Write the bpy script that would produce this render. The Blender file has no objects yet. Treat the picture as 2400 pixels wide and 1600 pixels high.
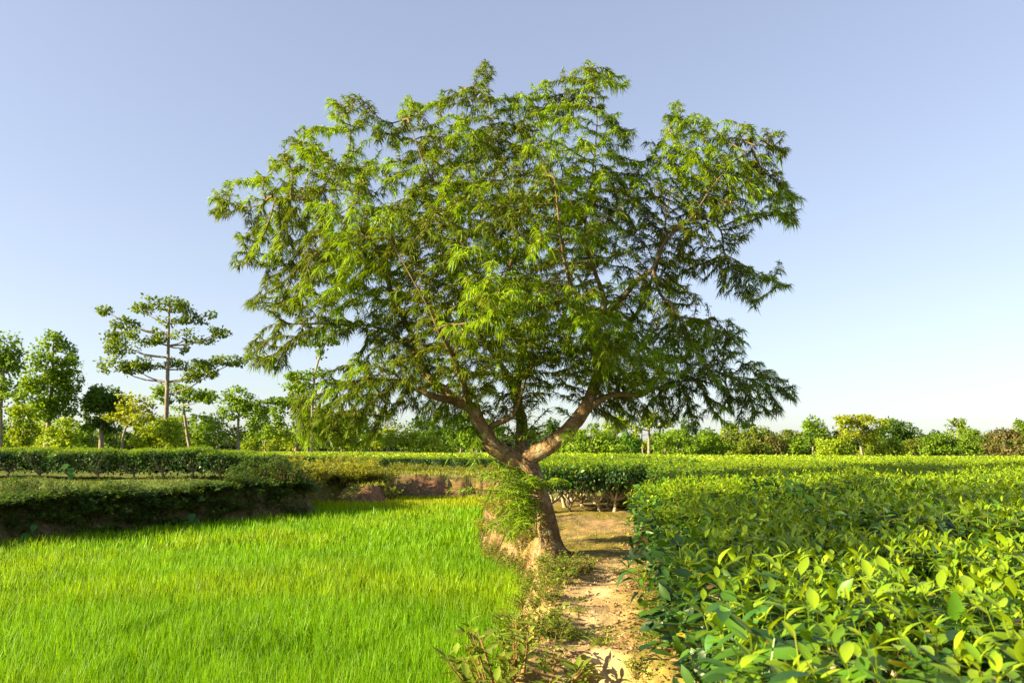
import bpy, math, random
import numpy as np
from mathutils import Vector, kdtree

# ------------------------------------------------------------------ camera, sky, sun, exposure
W0, H0, F = 2400.0, 1600.0, 1733.0          # photograph pixels, focal length in those pixels (26 mm)
EYE = 1.80                                  # eye above the mud of the paddy
PITCH = math.atan(245.0 / F)
SUN_AZ = math.radians(-107)                  # from +Y (view direction), negative = to the left
SUN_EL = math.radians(20)
scene = bpy.context.scene
col = scene.collection
cam_d = bpy.data.cameras.new('camera')
cam = bpy.data.objects.new('camera', cam_d)
col.objects.link(cam)
cam.location = (0, 0, EYE)
cam.rotation_euler = (math.pi / 2 + PITCH, 0, 0)
cam_d.sensor_width = 36.0
cam_d.lens = 26.0
cam_d.clip_start = 0.05
cam_d.clip_end = 3000
cam_d.dof.use_dof = True
cam_d.dof.focus_distance = 8.0
cam_d.dof.aperture_fstop = 8.0
scene.camera = cam
world = bpy.data.worlds.new('World')
scene.world = world
world.use_nodes = True
wn = world.node_tree
bg = wn.nodes['Background']
sky = wn.nodes.new('ShaderNodeTexSky')
sky.sky_type = 'NISHITA'
sky.sun_disc = False
sky.sun_elevation = SUN_EL
sky.sun_rotation = SUN_AZ
sky.altitude = 100
sky.air_density = 1.0
sky.dust_density = 1.0
sky.ozone_density = 3.0
hs = wn.nodes.new('ShaderNodeHueSaturation')     # one even, paler grade for the whole sky
hs.inputs['Hue'].default_value = 0.516
hs.inputs['Saturation'].default_value = 0.90
wn.links.new(sky.outputs[0], hs.inputs['Color'])
ga = wn.nodes.new('ShaderNodeGamma')
ga.inputs['Gamma'].default_value = 0.58
wn.links.new(hs.outputs[0], ga.inputs['Color'])
wn.links.new(ga.outputs[0], bg.inputs[0])
bg.inputs[1].default_value = 0.108
S = Vector((math.sin(SUN_AZ) * math.cos(SUN_EL), math.cos(SUN_AZ) * math.cos(SUN_EL), math.sin(SUN_EL)))
sun_d = bpy.data.lights.new('sun', 'SUN')
sun_d.energy = 5.0
sun_d.angle = math.radians(0.5)
sun_d.color = (1.0, 0.84, 0.50)
sun = bpy.data.objects.new('sun', sun_d)
col.objects.link(sun)
sun.location = (-20, 10, 20)
sun.rotation_euler = S.to_track_quat('Z', 'Y').to_euler()
scene.view_settings.view_transform = 'Standard'
scene.view_settings.look = 'None'
scene.view_settings.exposure = 2.0
scene.view_settings.gamma = 1.0
scene.view_settings.use_curve_mapping = False

# ------------------------------------------------------------------ helpers
rng = np.random.default_rng(7)
random.seed(7)
cp, sp = math.cos(PITCH), math.sin(PITCH)

def ray(u, v):
    a, b = (u - W0 / 2) / F, (H0 / 2 - v) / F
    return a, cp - b * sp, sp + b * cp

def pix(u, v, Y):
    """point seen at photo pixel (u, v) at world depth Y"""
    x, y, z = ray(u, v)
    return np.array((x / y * Y, Y + 0 * x, EYE + z / y * Y))

def gpix(u, v, z0):
    x, y, z = ray(u, v)
    k = (z0 - EYE) / z
    return np.array((x * k, y * k, z0))

def _h(ix, iy, iz, seed):
    n = (ix * 374761393 + iy * 668265263 + iz * 2147483647 + seed * 1274126177) & 0xffffffff
    n = ((n ^ (n >> 13)) * 1274126177) & 0xffffffff
    return ((n ^ (n >> 16)) & 0xffff) / 65535.0

def noise(x, y, z=0.0, seed=0):
    """value noise 0..1"""
    x = np.asarray(x, float); y = np.asarray(y, float); z = np.asarray(z, float) + 0 * x
    ix, iy, iz = np.floor(x).astype(np.int64), np.floor(y).astype(np.int64), np.floor(z).astype(np.int64)
    fx, fy, fz = x - ix, y - iy, z - iz
    fx, fy, fz = [f * f * (3 - 2 * f) for f in (fx, fy, fz)]
    r = 0
    for dx in (0, 1):
        for dy in (0, 1):
            for dz in (0, 1):
                w = (fx if dx else 1 - fx) * (fy if dy else 1 - fy) * (fz if dz else 1 - fz)
                r = r + w * _h(ix + dx, iy + dy, iz + dz, seed)
    return r

def fbm(x, y, z=0.0, seed=0, o=3):
    r, a, s = 0, 0.5, 0
    for k in range(o):
        r = r + a * noise(x * 2 ** k, y * 2 ** k, np.asarray(z) * 2 ** k, seed + k)
        s += a; a *= 0.5
    return r / s

def sstep(a, b, x):
    t = np.clip((x - a) / (b - a), 0, 1)
    return t * t * (3 - 2 * t)

def norm(v):
    return v / np.maximum(np.linalg.norm(v, axis=-1, keepdims=True), 1e-9)

def build_mesh(name, V, quads=None, tris=None, C=None, mat=None, smooth=False):
    V = np.asarray(V, np.float32).reshape(-1, 3)
    lo, st, n = [], [], 0
    if quads is not None and len(quads):
        q = np.asarray(quads, np.int32).reshape(-1, 4)
        lo.append(q.ravel()); st.append(np.arange(len(q)) * 4); n = len(q) * 4
    if tris is not None and len(tris):
        t = np.asarray(tris, np.int32).reshape(-1, 3)
        lo.append(t.ravel()); st.append(n + np.arange(len(t)) * 3)
    lo = np.concatenate(lo).astype(np.int32); st = np.concatenate(st).astype(np.int32)
    me = bpy.data.meshes.new(name)
    me.vertices.add(len(V)); me.vertices.foreach_set('co', V.ravel())
    me.loops.add(len(lo)); me.loops.foreach_set('vertex_index', lo)
    me.polygons.add(len(st)); me.polygons.foreach_set('loop_start', st)
    me.update(calc_edges=True)
    if smooth:
        me.polygons.foreach_set('use_smooth', np.ones(len(st), bool))
    if C is not None:
        C = np.asarray(C, np.float32).reshape(-1, C.shape[-1])
        if C.shape[1] == 3:
            C = np.hstack([C, np.ones((len(C), 1), np.float32)])
        a = me.color_attributes.new('col', 'FLOAT_COLOR', 'POINT')
        a.data.foreach_set('color', np.ascontiguousarray(C).ravel())
    if mat:
        me.materials.append(mat)
    me.validate()
    return me

def link(name, data, parent=None, loc=None, rz=0.0, sc=None):
    o = bpy.data.objects.new(name, data)
    col.objects.link(o)
    if parent is not None:
        o.parent = parent
    if loc is not None:
        o.location = tuple(float(c) for c in loc)
    if rz:
        o.rotation_euler = (0, 0, rz)
    if sc is not None:
        o.scale = sc if hasattr(sc, '__len__') else (sc, sc, sc)
    return o

def tag(o, label=None, cat=None, group=None, kind=None):
    if label: o['label'] = label
    if cat: o['category'] = cat
    if group: o['group'] = group
    if kind: o['kind'] = kind
    return o

class Geo:
    """collects quads and tris with vertex colours"""
    def __init__(s):
        s.V, s.Q, s.T, s.C, s.n = [], [], [], [], 0
    def add(s, V, Q=None, T=None, C=None):
        V = np.asarray(V, float).reshape(-1, 3)
        if Q is not None and len(Q): s.Q.append(np.asarray(Q).reshape(-1, 4) + s.n)
        if T is not None and len(T): s.T.append(np.asarray(T).reshape(-1, 3) + s.n)
        C = np.asarray(C if C is not None else (1, 1, 1), float)
        s.C.append(np.broadcast_to(C, V.shape)); s.V.append(V); s.n += len(V)
    def mesh(s, name, mat, smooth=False):
        return build_mesh(name, np.concatenate(s.V), np.concatenate(s.Q) if s.Q else None,
                          np.concatenate(s.T) if s.T else None, np.concatenate(s.C), mat, smooth)

def ribbons(g, P, D, L, Wd, droop, C, seg=3, prof=(0.45, 1.0, 0.85, 0.12), tilt=0.5, side=None):
    """N tapering ribbons that arch over and droop"""
    N = len(P)
    t = np.linspace(0, 1, seg + 1)
    D = norm(D)
    L = np.broadcast_to(L, N)[:, None, None]; droop = np.broadcast_to(droop, N)[:, None, None]
    pts = P[:, None, :] + D[:, None, :] * L * t[None, :, None]
    pts = pts - np.array((0, 0, 1.0)) * droop * L * (t ** 2)[None, :, None]
    if side is None:
        side = norm(np.cross(D, (0, 0, 1.0)) + 1e-6 + rng.normal(0, tilt, (N, 3)))
    w = np.broadcast_to(Wd, N)[:, None, None] * np.interp(t, np.linspace(0, 1, len(prof)), prof)[None, :, None] * 0.5
    if seg == 1:
        V = np.stack([pts - side[:, None, :] * w, pts + side[:, None, :] * w], 2).reshape(N, -1, 3)
        q = np.array([(0, 1, 3, 2)]); t3 = np.zeros((0, 3), int)
    else:
        V = np.stack([pts[:, :-1] - side[:, None, :] * w[:, :-1], pts[:, :-1] + side[:, None, :] * w[:, :-1]], 2).reshape(N, -1, 3)
        V = np.concatenate([V, pts[:, -1:]], 1)
        q = np.array([(2 * j, 2 * j + 1, 2 * j + 3, 2 * j + 2) for j in range(seg - 1)])
        t3 = np.array([(2 * seg - 2, 2 * seg - 1, 2 * seg)])
    k = V.shape[1]
    off = np.arange(N)[:, None, None] * k
    C = np.repeat(np.broadcast_to(C, (N, 3)), k, 0)
    g.add(V.reshape(-1, 3), (off + q[None]).reshape(-1, 4), (off + t3[None]).reshape(-1, 3) if len(t3) else None, C)

def leaf_template(st=5, fold=0.25, curl=0.25, wmax=0.42):
    """a leaf of length 1 along +Y, +Z its upper face; folded along the midrib"""
    t = np.linspace(0, 1, st)
    w = wmax * 0.5 * np.interp(t, (0, .12, .3, .5, .7, .88, 1), (.02, .45, .9, 1, .85, .42, .0))
    V, Q, T = [], [], []
    for j in range(st):
        z = -curl * t[j] ** 2 * 0.6
        V += [(-w[j], t[j] - 0.12 * curl * t[j] ** 2, z + fold * w[j]), (0, t[j] - 0.12 * curl * t[j] ** 2, z), (w[j], t[j] - 0.12 * curl * t[j] ** 2, z + fold * w[j])]
    for j in range(st - 1):
        a = 3 * j
        if j == st - 2:
            T += [(a, a + 1, a + 4), (a + 1, a + 2, a + 4)]
        else:
            Q += [(a, a + 1, a + 4, a + 3), (a + 1, a + 2, a + 5, a + 4)]
    return np.array(V), np.array(Q).reshape(-1, 4), np.array(T)

LEAF_HI = leaf_template(6, wmax=.37)
LEAF_MID = leaf_template(4)
LEAF_LO = leaf_template(3, wmax=0.5)
LEAF_FAR = (np.array([(0, 0, 0), (-.24, .5, .05), (.24, .5, .05), (0, 1, -.1)]), np.zeros((0, 4), int), np.array([(0, 2, 1), (1, 2, 3)]))

def scatter(g, tpl, P, D, Nn, L, C, wid=1.0):
    """place leaf template: length along D, upper face towards Nn"""
    V, Q, T = tpl
    N = len(P)
    D = norm(D); X = norm(np.cross(D, Nn)); Z = np.cross(X, D)
    R = np.stack([X * np.broadcast_to(wid, N)[:, None], D, Z], 1)
    VV = np.einsum('vk,nkj->nvj', V, R) * np.broadcast_to(L, N)[:, None, None] + P[:, None, :]
    k = len(V)
    off = np.arange(N)[:, None, None] * k
    C = np.repeat(np.broadcast_to(C, (N, 3)), k, 0)
    g.add(VV.reshape(-1, 3), (off + Q[None]).reshape(-1, 4) if len(Q) else None, (off + T[None]).reshape(-1, 3), C)

def rdir(n, up=0.0):
    v = rng.normal(0, 1, (n, 3)); v[:, 2] += up
    return norm(v)

def tube(g, pts, rad, sides=8, C=(1, 1, 1), rough=0.0, seed=0, flare=None, cap=True):
    """tapered tube along a polyline"""
    pts = np.asarray(pts, float); rad = np.asarray(rad, float); n = len(pts)
    tan = norm(np.gradient(pts, axis=0))
    ref = np.array((0.31, 0.9, 0.3))
    rings = []
    ang = np.linspace(0, 2 * math.pi, sides, endpoint=False)
    for i in range(n):
        a = norm(np.cross(tan[i], ref)); b = np.cross(tan[i], a)
        d = np.cos(ang)[:, None] * a + np.sin(ang)[:, None] * b
        r = np.full(sides, rad[i])
        if rough:
            q = pts[i] + d * rad[i]
            r = r * (1 + rough * (fbm(q[:, 0] * 7, q[:, 1] * 7, q[:, 2] * 5, seed) - 0.5) * 2)
        if flare is not None:
            r = r * flare(i, ang, d)
        rings.append(pts[i] + d * r[:, None])
    V = np.concatenate(rings)
    Q = [(i * sides + k, i * sides + (k + 1) % sides, (i + 1) * sides + (k + 1) % sides, (i + 1) * sides + k) for i in range(n - 1) for k in range(sides)]
    T = []
    if cap:
        V = np.vstack([V, pts[-1] + tan[-1] * rad[-1] * 0.4])
        T = [((n - 1) * sides + k, (n - 1) * sides + (k + 1) % sides, len(V) - 1) for k in range(sides)]
    g.add(V, Q, T, C)

def spline(P, n):
    """Catmull-Rom through the rows of P (any number of columns)"""
    P = np.asarray(P, float); m = len(P)
    Pe = np.vstack([2 * P[0] - P[1], P, 2 * P[-1] - P[-2]])
    out = []
    for s in np.linspace(0, m - 1 - 1e-6, n):
        i = int(s); t = s - i
        a, b, c, d = Pe[i], Pe[i + 1], Pe[i + 2], Pe[i + 3]
        out.append(0.5 * (2 * b + (c - a) * t + (2 * a - 5 * b + 4 * c - d) * t ** 2 + (3 * b - a - 3 * c + d) * t ** 3))
    return np.array(out)

def seg_dist(x, y, poly, closed=True):
    x = np.asarray(x, float); y = np.asarray(y, float)
    d = np.full(x.shape, 1e9)
    n = len(poly)
    for i in range(n if closed else n - 1):
        ax, ay = poly[i][:2]; bx, by = poly[(i + 1) % n][:2]
        ex, ey = bx - ax, by - ay
        t = np.clip(((x - ax) * ex + (y - ay) * ey) / (ex * ex + ey * ey + 1e-12), 0, 1)
        d = np.minimum(d, (x - ax - t * ex) ** 2 + (y - ay - t * ey) ** 2)
    return np.sqrt(d)

def inside(x, y, poly):
    x = np.asarray(x, float); y = np.asarray(y, float)
    r = np.zeros(x.shape, bool); n = len(poly)
    for i in range(n):
        ax, ay = poly[i][:2]; bx, by = poly[(i + 1) % n][:2]
        if ay == by: continue
        r ^= ((ay > y) != (by > y)) & (x < (bx - ax) * (y - ay) / (by - ay) + ax)
    return r

# ------------------------------------------------------------------ materials
def new_mat(name):
    m = bpy.data.materials.new(name); m.use_nodes = True
    nt = m.node_tree
    return m, nt, nt.nodes['Principled BSDF'], nt.nodes['Material Output']

def leaf_mat(name, trans=0.4, rough=0.45, spec=0.35, tint=(1.35, 1.25, 0.45), nscale=30.0, nvar=0.35):
    m, nt, p, out = new_mat(name)
    at = nt.nodes.new('ShaderNodeAttribute'); at.attribute_name = 'col'
    tc = nt.nodes.new('ShaderNodeTexCoord')
    no = nt.nodes.new('ShaderNodeTexNoise'); no.inputs['Scale'].default_value = nscale; no.inputs['Detail'].default_value = 2
    mr = nt.nodes.new('ShaderNodeMapRange'); mr.inputs['To Min'].default_value = 1 - nvar; mr.inputs['To Max'].default_value = 1 + nvar
    mu = nt.nodes.new('ShaderNodeMix'); mu.data_type = 'RGBA'; mu.blend_type = 'MULTIPLY'; mu.inputs[0].default_value = 1.0
    nt.links.new(tc.outputs['Object'], no.inputs['Vector'])
    nt.links.new(no.outputs['Fac'], mr.inputs['Value'])
    nt.links.new(at.outputs['Color'], mu.inputs[6]); nt.links.new(mr.outputs[0], mu.inputs[7])
    nt.links.new(mu.outputs[2], p.inputs['Base Color'])
    p.inputs['Roughness'].default_value = rough
    p.inputs['Specular IOR Level'].default_value = spec
    tr = nt.nodes.new('ShaderNodeBsdfTranslucent')
    m2 = nt.nodes.new('ShaderNodeMix'); m2.data_type = 'RGBA'; m2.blend_type = 'MULTIPLY'; m2.inputs[0].default_value = 1.0
    nt.links.new(mu.outputs[2], m2.inputs[6]); m2.inputs[7].default_value = (*tint, 1)
    nt.links.new(m2.outputs[2], tr.inputs['Color'])
    mx = nt.nodes.new('ShaderNodeMixShader'); mx.inputs[0].default_value = trans
    nt.links.new(p.outputs[0], mx.inputs[1]); nt.links.new(tr.outputs[0], mx.inputs[2])
    nt.links.new(mx.outputs[0], out.inputs['Surface'])
    return m

def rough_mat(name, c1, c2, scale, bump=0.4, rough=0.9, attr=False, c3=None, s3=3.0, fine=1.0):
    """noise-mottled opaque surface; attr: multiplied onto the vertex colour"""
    m, nt, p, out = new_mat(name)
    tc = nt.nodes.new('ShaderNodeTexCoord')
    no = nt.nodes.new('ShaderNodeTexNoise'); no.inputs['Scale'].default_value = scale; no.inputs['Detail'].default_value = 8; no.inputs['Roughness'].default_value = 0.65
    nt.links.new(tc.outputs['Object'], no.inputs['Vector'])
    rp = nt.nodes.new('ShaderNodeValToRGB')
    rp.color_ramp.elements[0].position = 0.34; rp.color_ramp.elements[0].color = (*c1, 1)
    rp.color_ramp.elements[1].position = 0.68; rp.color_ramp.elements[1].color = (*c2, 1)
    nt.links.new(no.outputs['Fac'], rp.inputs[0])
    last = rp.outputs[0]
    if c3:
        n3 = nt.nodes.new('ShaderNodeTexNoise'); n3.inputs['Scale'].default_value = s3; n3.inputs['Detail'].default_value = 5
        nt.links.new(tc.outputs['Object'], n3.inputs['Vector'])
        r3 = nt.nodes.new('ShaderNodeMapRange'); r3.inputs['From Min'].default_value = 0.53; r3.inputs['From Max'].default_value = 0.63
        nt.links.new(n3.outputs['Fac'], r3.inputs['Value'])
        x3 = nt.nodes.new('ShaderNodeMix'); x3.data_type = 'RGBA'; nt.links.new(r3.outputs[0], x3.inputs[0])
        nt.links.new(last, x3.inputs[6]); x3.inputs[7].default_value = (*c3, 1); last = x3.outputs[2]
    if attr:
        at = nt.nodes.new('ShaderNodeAttribute'); at.attribute_name = 'col'
        mu = nt.nodes.new('ShaderNodeMix'); mu.data_type = 'RGBA'; mu.blend_type = 'MULTIPLY'; mu.inputs[0].default_value = 1
        nt.links.new(at.outputs['Color'], mu.inputs[6]); nt.links.new(last, mu.inputs[7]); last = mu.outputs[2]
    nt.links.new(last, p.inputs['Base Color'])
    p.inputs['Roughness'].default_value = rough; p.inputs['Specular IOR Level'].default_value = 0.15
    b = nt.nodes.new('ShaderNodeBump'); b.inputs['Strength'].default_value = bump; b.inputs['Distance'].default_value = 0.03 * fine
    nt.links.new(no.outputs['Fac'], b.inputs['Height']); nt.links.new(b.outputs[0], p.inputs['Normal'])
    return m

M_ground = rough_mat('soil_and_moss', (.55, .55, .55), (1.35, 1.35, 1.35), 9, 0.7, attr=True)
M_path = rough_mat('trodden_earth', (.72, .7, .66), (1.2, 1.2, 1.2), 7, 0.35, attr=True, fine=0.5)
M_bark = rough_mat('mottled_bark', (.14, .085, .042), (.38, .25, .12), 20, 1.0, c3=(.40, .32, .19), s3=9, fine=2.2)
M_twig = rough_mat('pale_branch_bark', (.09, .06, .034), (.20, .145, .08), 22, 0.5)
M_stem = rough_mat('tea_stem_bark', (.26, .20, .13), (.55, .46, .33), 26, 0.6)
M_fbark = rough_mat('far_tree_bark', (.13, .10, .07), (.33, .27, .2), 3, 0.5)
M_pinn = leaf_mat('pinnate_leaf', 0.42, 0.5, 0.3, (1.5, 1.35, .4), 12)
M_rice = leaf_mat('rice_blade', 0.45, 0.5, 0.25, (1.3, 1.15, .4), 1.4, 0.22)
M_tea = leaf_mat('tea_leaf', 0.33, 0.42, 0.42, (1.7, 1.35, .35), 25, 0.25)
M_far = leaf_mat('far_foliage', 0.4, 0.6, 0.2, (1.4, 1.25, .4), 0.8, 0.4)
M_shrub = leaf_mat('shrub_leaf', 0.38, 0.5, 0.3, (1.4, 1.25, .4), 9, 0.3)
M_litter = leaf_mat('dry_litter', 0.1, 0.8, 0.1, (1, 1, 1), 20, 0.4)

# ------------------------------------------------------------------ lie of the land
RT = 0.30   # top of the rice
pad_px = [(1150, 1640), (1175, 1560), (1200, 1450), (1228, 1340), (1195, 1300), (1150, 1284), (1128, 1262), (1122, 1220), (1132, 1180), (1150, 1155),
          (1165, 1147), (1000, 1147), (903, 1150), (915, 1162), (850, 1164), (780, 1159), (735, 1162), (708, 1168), (738, 1187), (640, 1196), (450, 1210),
          (300, 1224), (150, 1238), (0, 1252), (-200, 1280)]
PADDY = [tuple(gpix(u, v, RT)[:2]) for u, v in pad_px] + [(-13, 9.5), (-9.5, 7.5), (-6.0, 3.6), (-4.6, 0), (-4.6, -4), (-0.75, -4), (-0.6, 1.5)]
CTRL = np.array([(0.6, 4.8, .6), (0.5, 8.6, .6), (1, 7, .62), (1.5, 6, .78), (2, 3, .8), (1.2, 2, .75), (0, 0, .3), (0, -4, .3), (.25, 2.5, .42), (5, 8, .72), (10, 15, .66), (12, 22, .5), (20, 30, .35), (6, 20, .58), (16, 18, .55), (1.5, 14.5, .64),
                 (-.2, 10.5, .55), (0, 13, .6), (3, 17, .65), (-9, 15, .80), (-9, 19, .97), (-13, 19.5, .97), (-6, 19, .90), (-4.5, 20, .62),
                 (-5, 23, .62), (-3, 27, .83), (0, 28, .8), (-10, 32, .9), (0, 35, .8), (-30, 40, 1.0), (10, 40, .6), (30, 60, .4),
                 (-30, 80, .8), (0, 100, .6), (40, 120, .3), (-60, 150, .8), (60, 200, .3), (0, 400, .3), (-300, 300, .5), (300, 300, .3), (-14, 14.5, .80), (-11, 14.2, .78), (-6.5, 17.4, .82), (-5.3, 18.4, .80), (-7.7, 16.2, .80), (-25, 20, 1.0), (-8, 2, .7), (-12, 6, .8)])
PATH = spline([(0.05, -1.5), (.2, 1.5), (.38, 3.6), *[tuple(gpix(u, v, .6)[:2]) for u, v in [(1362, 1500), (1378, 1450), (1397, 1400), (1414, 1350), (1440, 1322), (1475, 1300)]], (1.75, 9.4)], 60)

def height(x, y):
    x = np.asarray(x, float); y = np.asarray(y, float)
    num = np.zeros_like(x); den = np.zeros_like(x)
    for cx, cy, cz in CTRL:
        w = 1.0 / ((x - cx) ** 2 + (y - cy) ** 2 + 0.05) ** 1.6
        num += w * cz; den += w
    L = num / den
    near = sstep(60, 15, y)
    L = L + near * ((fbm(x * .9, y * .9, 0, 3) - .5) * .16 + (fbm(x * 4, y * 4, 0, 9) - .5) * .06)
    dp = seg_dist(x, y, PATH, closed=False)
    L = L - 0.05 * np.exp(-(dp / .28) ** 2) * near
    # a worn step in the path
    ye = 4.42 + 0.10 * np.sin(x * 7) + (noise(x * 6, y * 2, 0, 4) - .5) * .12
    low = sstep(ye + .07, ye - .09, y) * sstep(.46, .16, dp + (fbm(x * 4, y * 4, 0, 8) - .5) * .25)
    L = L - 0.18 * low
    nf = sstep(9, 5, y)
    L = L + nf * ((fbm(x * 11, y * 11, 0, 15) - .5) * .03 + (fbm(x * 5.5, y * 5.5, 0, 16) - .5) * .07 * sstep(.2, .5, dp))
    d = seg_dist(x, y, PADDY)
    ins = inside(x, y, PADDY)
    d = d + (fbm(x * 2.2, y * 2.2, 0, 21) - .5) * .28
    bw = np.where(x < -4, .30, .34)
    k = np.where(ins, 0, sstep(-.02, 1, np.clip(d, 0, None) / bw))
    lump = np.where(y < 11, (fbm(x * 6, y * 6, 0, 31) - .5) * .26, (fbm(x * 3, y * 3, 0, 32) - .5) * .10) * 4 * k * (1 - k)
    return L * k + lump + (fbm(x * 3, y * 3, 0, 40) - .5) * .02

def hz(x, y):
    return float(height(np.array([x]), np.array([y]))[0])

def axis(a, b, fine_a, fine_b, fine, grow=1.12):
    mid = list(np.arange(fine_a, fine_b, fine))
    lo, s, p = [], fine, fine_a
    while p > a:
        s *= grow; p -= s; lo.append(p)
    hi, s, p = [], fine, fine_b
    while p < b:
        s *= grow; p += s; hi.append(p)
    return np.array(lo[::-1] + mid + hi)

xs = axis(-900, 900, -.9, 1.7, .03, 1.06)
ys = axis(-60, 1500, 3.6, 9.0, .036, 1.045)
GX, GY = np.meshgrid(xs, ys)
GZ = height(GX.ravel(), GY.ravel())
nx, ny = len(xs), len(ys)
I = np.arange(nx * ny).reshape(ny, nx)
Qg = np.stack([I[:-1, :-1], I[:-1, 1:], I[1:, 1:], I[1:, :-1]], -1).reshape(-1, 4)
gx, gy = GX.ravel(), GY.ravel()
insd = inside(gx, gy, PADDY); dpad = seg_dist(gx, gy, PADDY)
def mixc(a, b, t):
    return a * (1 - t[:, None]) + b * t[:, None]
moss, soil, brown, mud, grassc = [np.array(c) for c in ((.22, .17, .032), (.29, .19, .085), (.16, .10, .05), (.07, .06, .02), (.10, .16, .02))]
n1 = fbm(gx * 1.3, gy * 1.3, 0, 51)
c = mixc(np.tile(soil, (len(gx), 1)), moss, sstep(.38, .6, n1))
dpg = seg_dist(gx, gy, PATH, False)
c = mixc(c, np.array((.44, .31, .16)), np.exp(-((dpg + .16 * (fbm(gx * 4, gy * 4, 0, 58) - .5)) / .25) ** 2) * sstep(10, 8, gy))
c = mixc(c, np.array((.36, .22, .09)), sstep(.62, .8, fbm(gx * 5, gy * 5, 0, 57)) * sstep(16, 10, gy) * .8)
c = mixc(c, grassc, sstep(13, 19, gy) * .65)
c = mixc(c, grassc, sstep(-3, -5, gx) * sstep(10, 13, gy) * .6)
c = mixc(c, brown, sstep(.45, .1, dpad) * (~insd) * np.where((gx < -3) | (gy > 14), 1.0, .35))
c = mixc(c, np.array((.20, .095, .05)), sstep(1.0, .2, dpad) * (~insd) * sstep(20, 23, gy) * sstep(-5.0, -4.5, gx) * .9)
c = mixc(c, np.array((.17, .16, .03)), (~insd) * sstep(19.5, 20.5, gy) * sstep(-4.5, -5.0, gx) * sstep(27, 24, gy) * .8)
c = mixc(c, np.array((.24, .15, .08)), sstep(.7, .1, dpad) * (~insd) * sstep(.35, .0, gx) * sstep(14, 12.5, gy) * sstep(8, 9, gy) * .9)
c = mixc(c, mud, insd * 1.0)
c = mixc(c, grassc * .6, sstep(30, 45, gy))
Vg = np.stack([gx, gy, GZ], 1)
onpath = dpg < .17 + .10 * (fbm(gx * 3, gy * 3, 0, 61) - .5) * 2
isp = onpath[Qg].all(1)
def sub_mesh(name, Q, mat):
    used, inv = np.unique(Q, return_inverse=True)
    return build_mesh(name, Vg[used], inv.reshape(-1, 4), None, c[used], mat, True)
path = link('path', sub_mesh('path', Qg[isp], M_ground))
tag(path, 'narrow trodden dirt path between the paddy and the tea', 'path', kind='structure')
ground = link('ground', sub_mesh('ground', Qg[~isp], M_ground))
tag(ground, 'mossy ochre earth bank and ground under the tea and trees', 'ground', kind='structure')

# ------------------------------------------------------------------ rice
def rice():
    g = Geo()
    x0, x1, y0, y1 = -15, 1.0, 1.0, 26.5
    bands = [(2.2, 6.0, 4600, .0052, 1.0), (6, 8.5, 3000, .0062, 1.0), (8.5, 12, 1500, .009, 1.03), (12, 17, 560, .015, 1.05), (17, 26.5, 330, .021, 1.1)]
    for a, b, dens, w, ls in bands:
        n = int((x1 - x0) * (b - a) * dens)
        x = rng.uniform(x0, x1, n); y = rng.uniform(a, b, n)
        keep = (x > -.74 * y - 1.0)
        x, y = x[keep], y[keep]
        # hills of plants: pull towards jittered points
        cell = .11 if b < 12 else .16
        cx = (np.floor(x / cell) + .5) * cell; cy = (np.floor(y / cell) + .5) * cell
        cx = cx + (_h(np.floor(x / cell).astype(np.int64), np.floor(y / cell).astype(np.int64), 0, 5) - .5) * cell
        cy = cy + (_h(np.floor(x / cell).astype(np.int64), np.floor(y / cell).astype(np.int64), 0, 6) - .5) * cell
        x = x * .5 + cx * .5; y = y * .5 + cy * .5
        dd = seg_dist(x, y, PADDY); ins = inside(x, y, PADDY)
        keep = ins & (dd > .02)
        x, y, dd = x[keep], y[keep], dd[keep]
        n = len(x)
        big = fbm(x * .45, y * .45, 0, 81); sm = fbm(x * 2.4, y * 2.4, 0, 83)
        hgt = (.26 + .07 * (big - .5) + .09 * (sm - .5)) * rng.uniform(.62, 1.15, n) * ls
        hgt *= 1 - .35 * sstep(20, 24, y)
        D = rng.normal(0, .24, (n, 3)); D[:, 2] = 1; D[:, 0] += .04
        P = np.column_stack([x, y, height(x, y) - .01])
        dr = rng.uniform(.02, .42, n) ** 1.2
        # droop sideways in the lean direction is part of the arc: tall blades tip over
        base = np.array((.155, .37, .003)); yel = np.array((.33, .41, .004)); deep = np.array((.075, .23, .003))
        C = mixc(np.tile(base, (n, 1)), yel, np.clip(sstep(.45, .75, big) * .35 + rng.uniform(-.1, .35, n), 0, 1))
        C = mixc(C, yel, sstep(-4, -8, x) * sstep(12.6, 10, y) * .45)
        C = mixc(C, yel * np.array((1.1, 1.0, 1)), sstep(19, 22.5, y) * .75)
        C = mixc(C, deep, np.clip(sstep(.5, .25, sm) * .4, 0, 1))
        C = C * rng.uniform(.6, 1.25, n)[:, None]
        ribbons(g, P, D, hgt * 1.12, w * rng.uniform(.7, 1.35, n), dr * .55, C, seg=2, prof=(.75, 1, .12), side=norm(np.column_stack([rng.normal(0, 1, n), rng.normal(0, .6, n), np.zeros(n)])))
    o = link('rice_paddy', g.mesh('rice_paddy', M_rice))
    tag(o, 'bright green young rice growing thickly in the sunken paddy', 'rice', kind='stuff')
rice()

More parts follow.
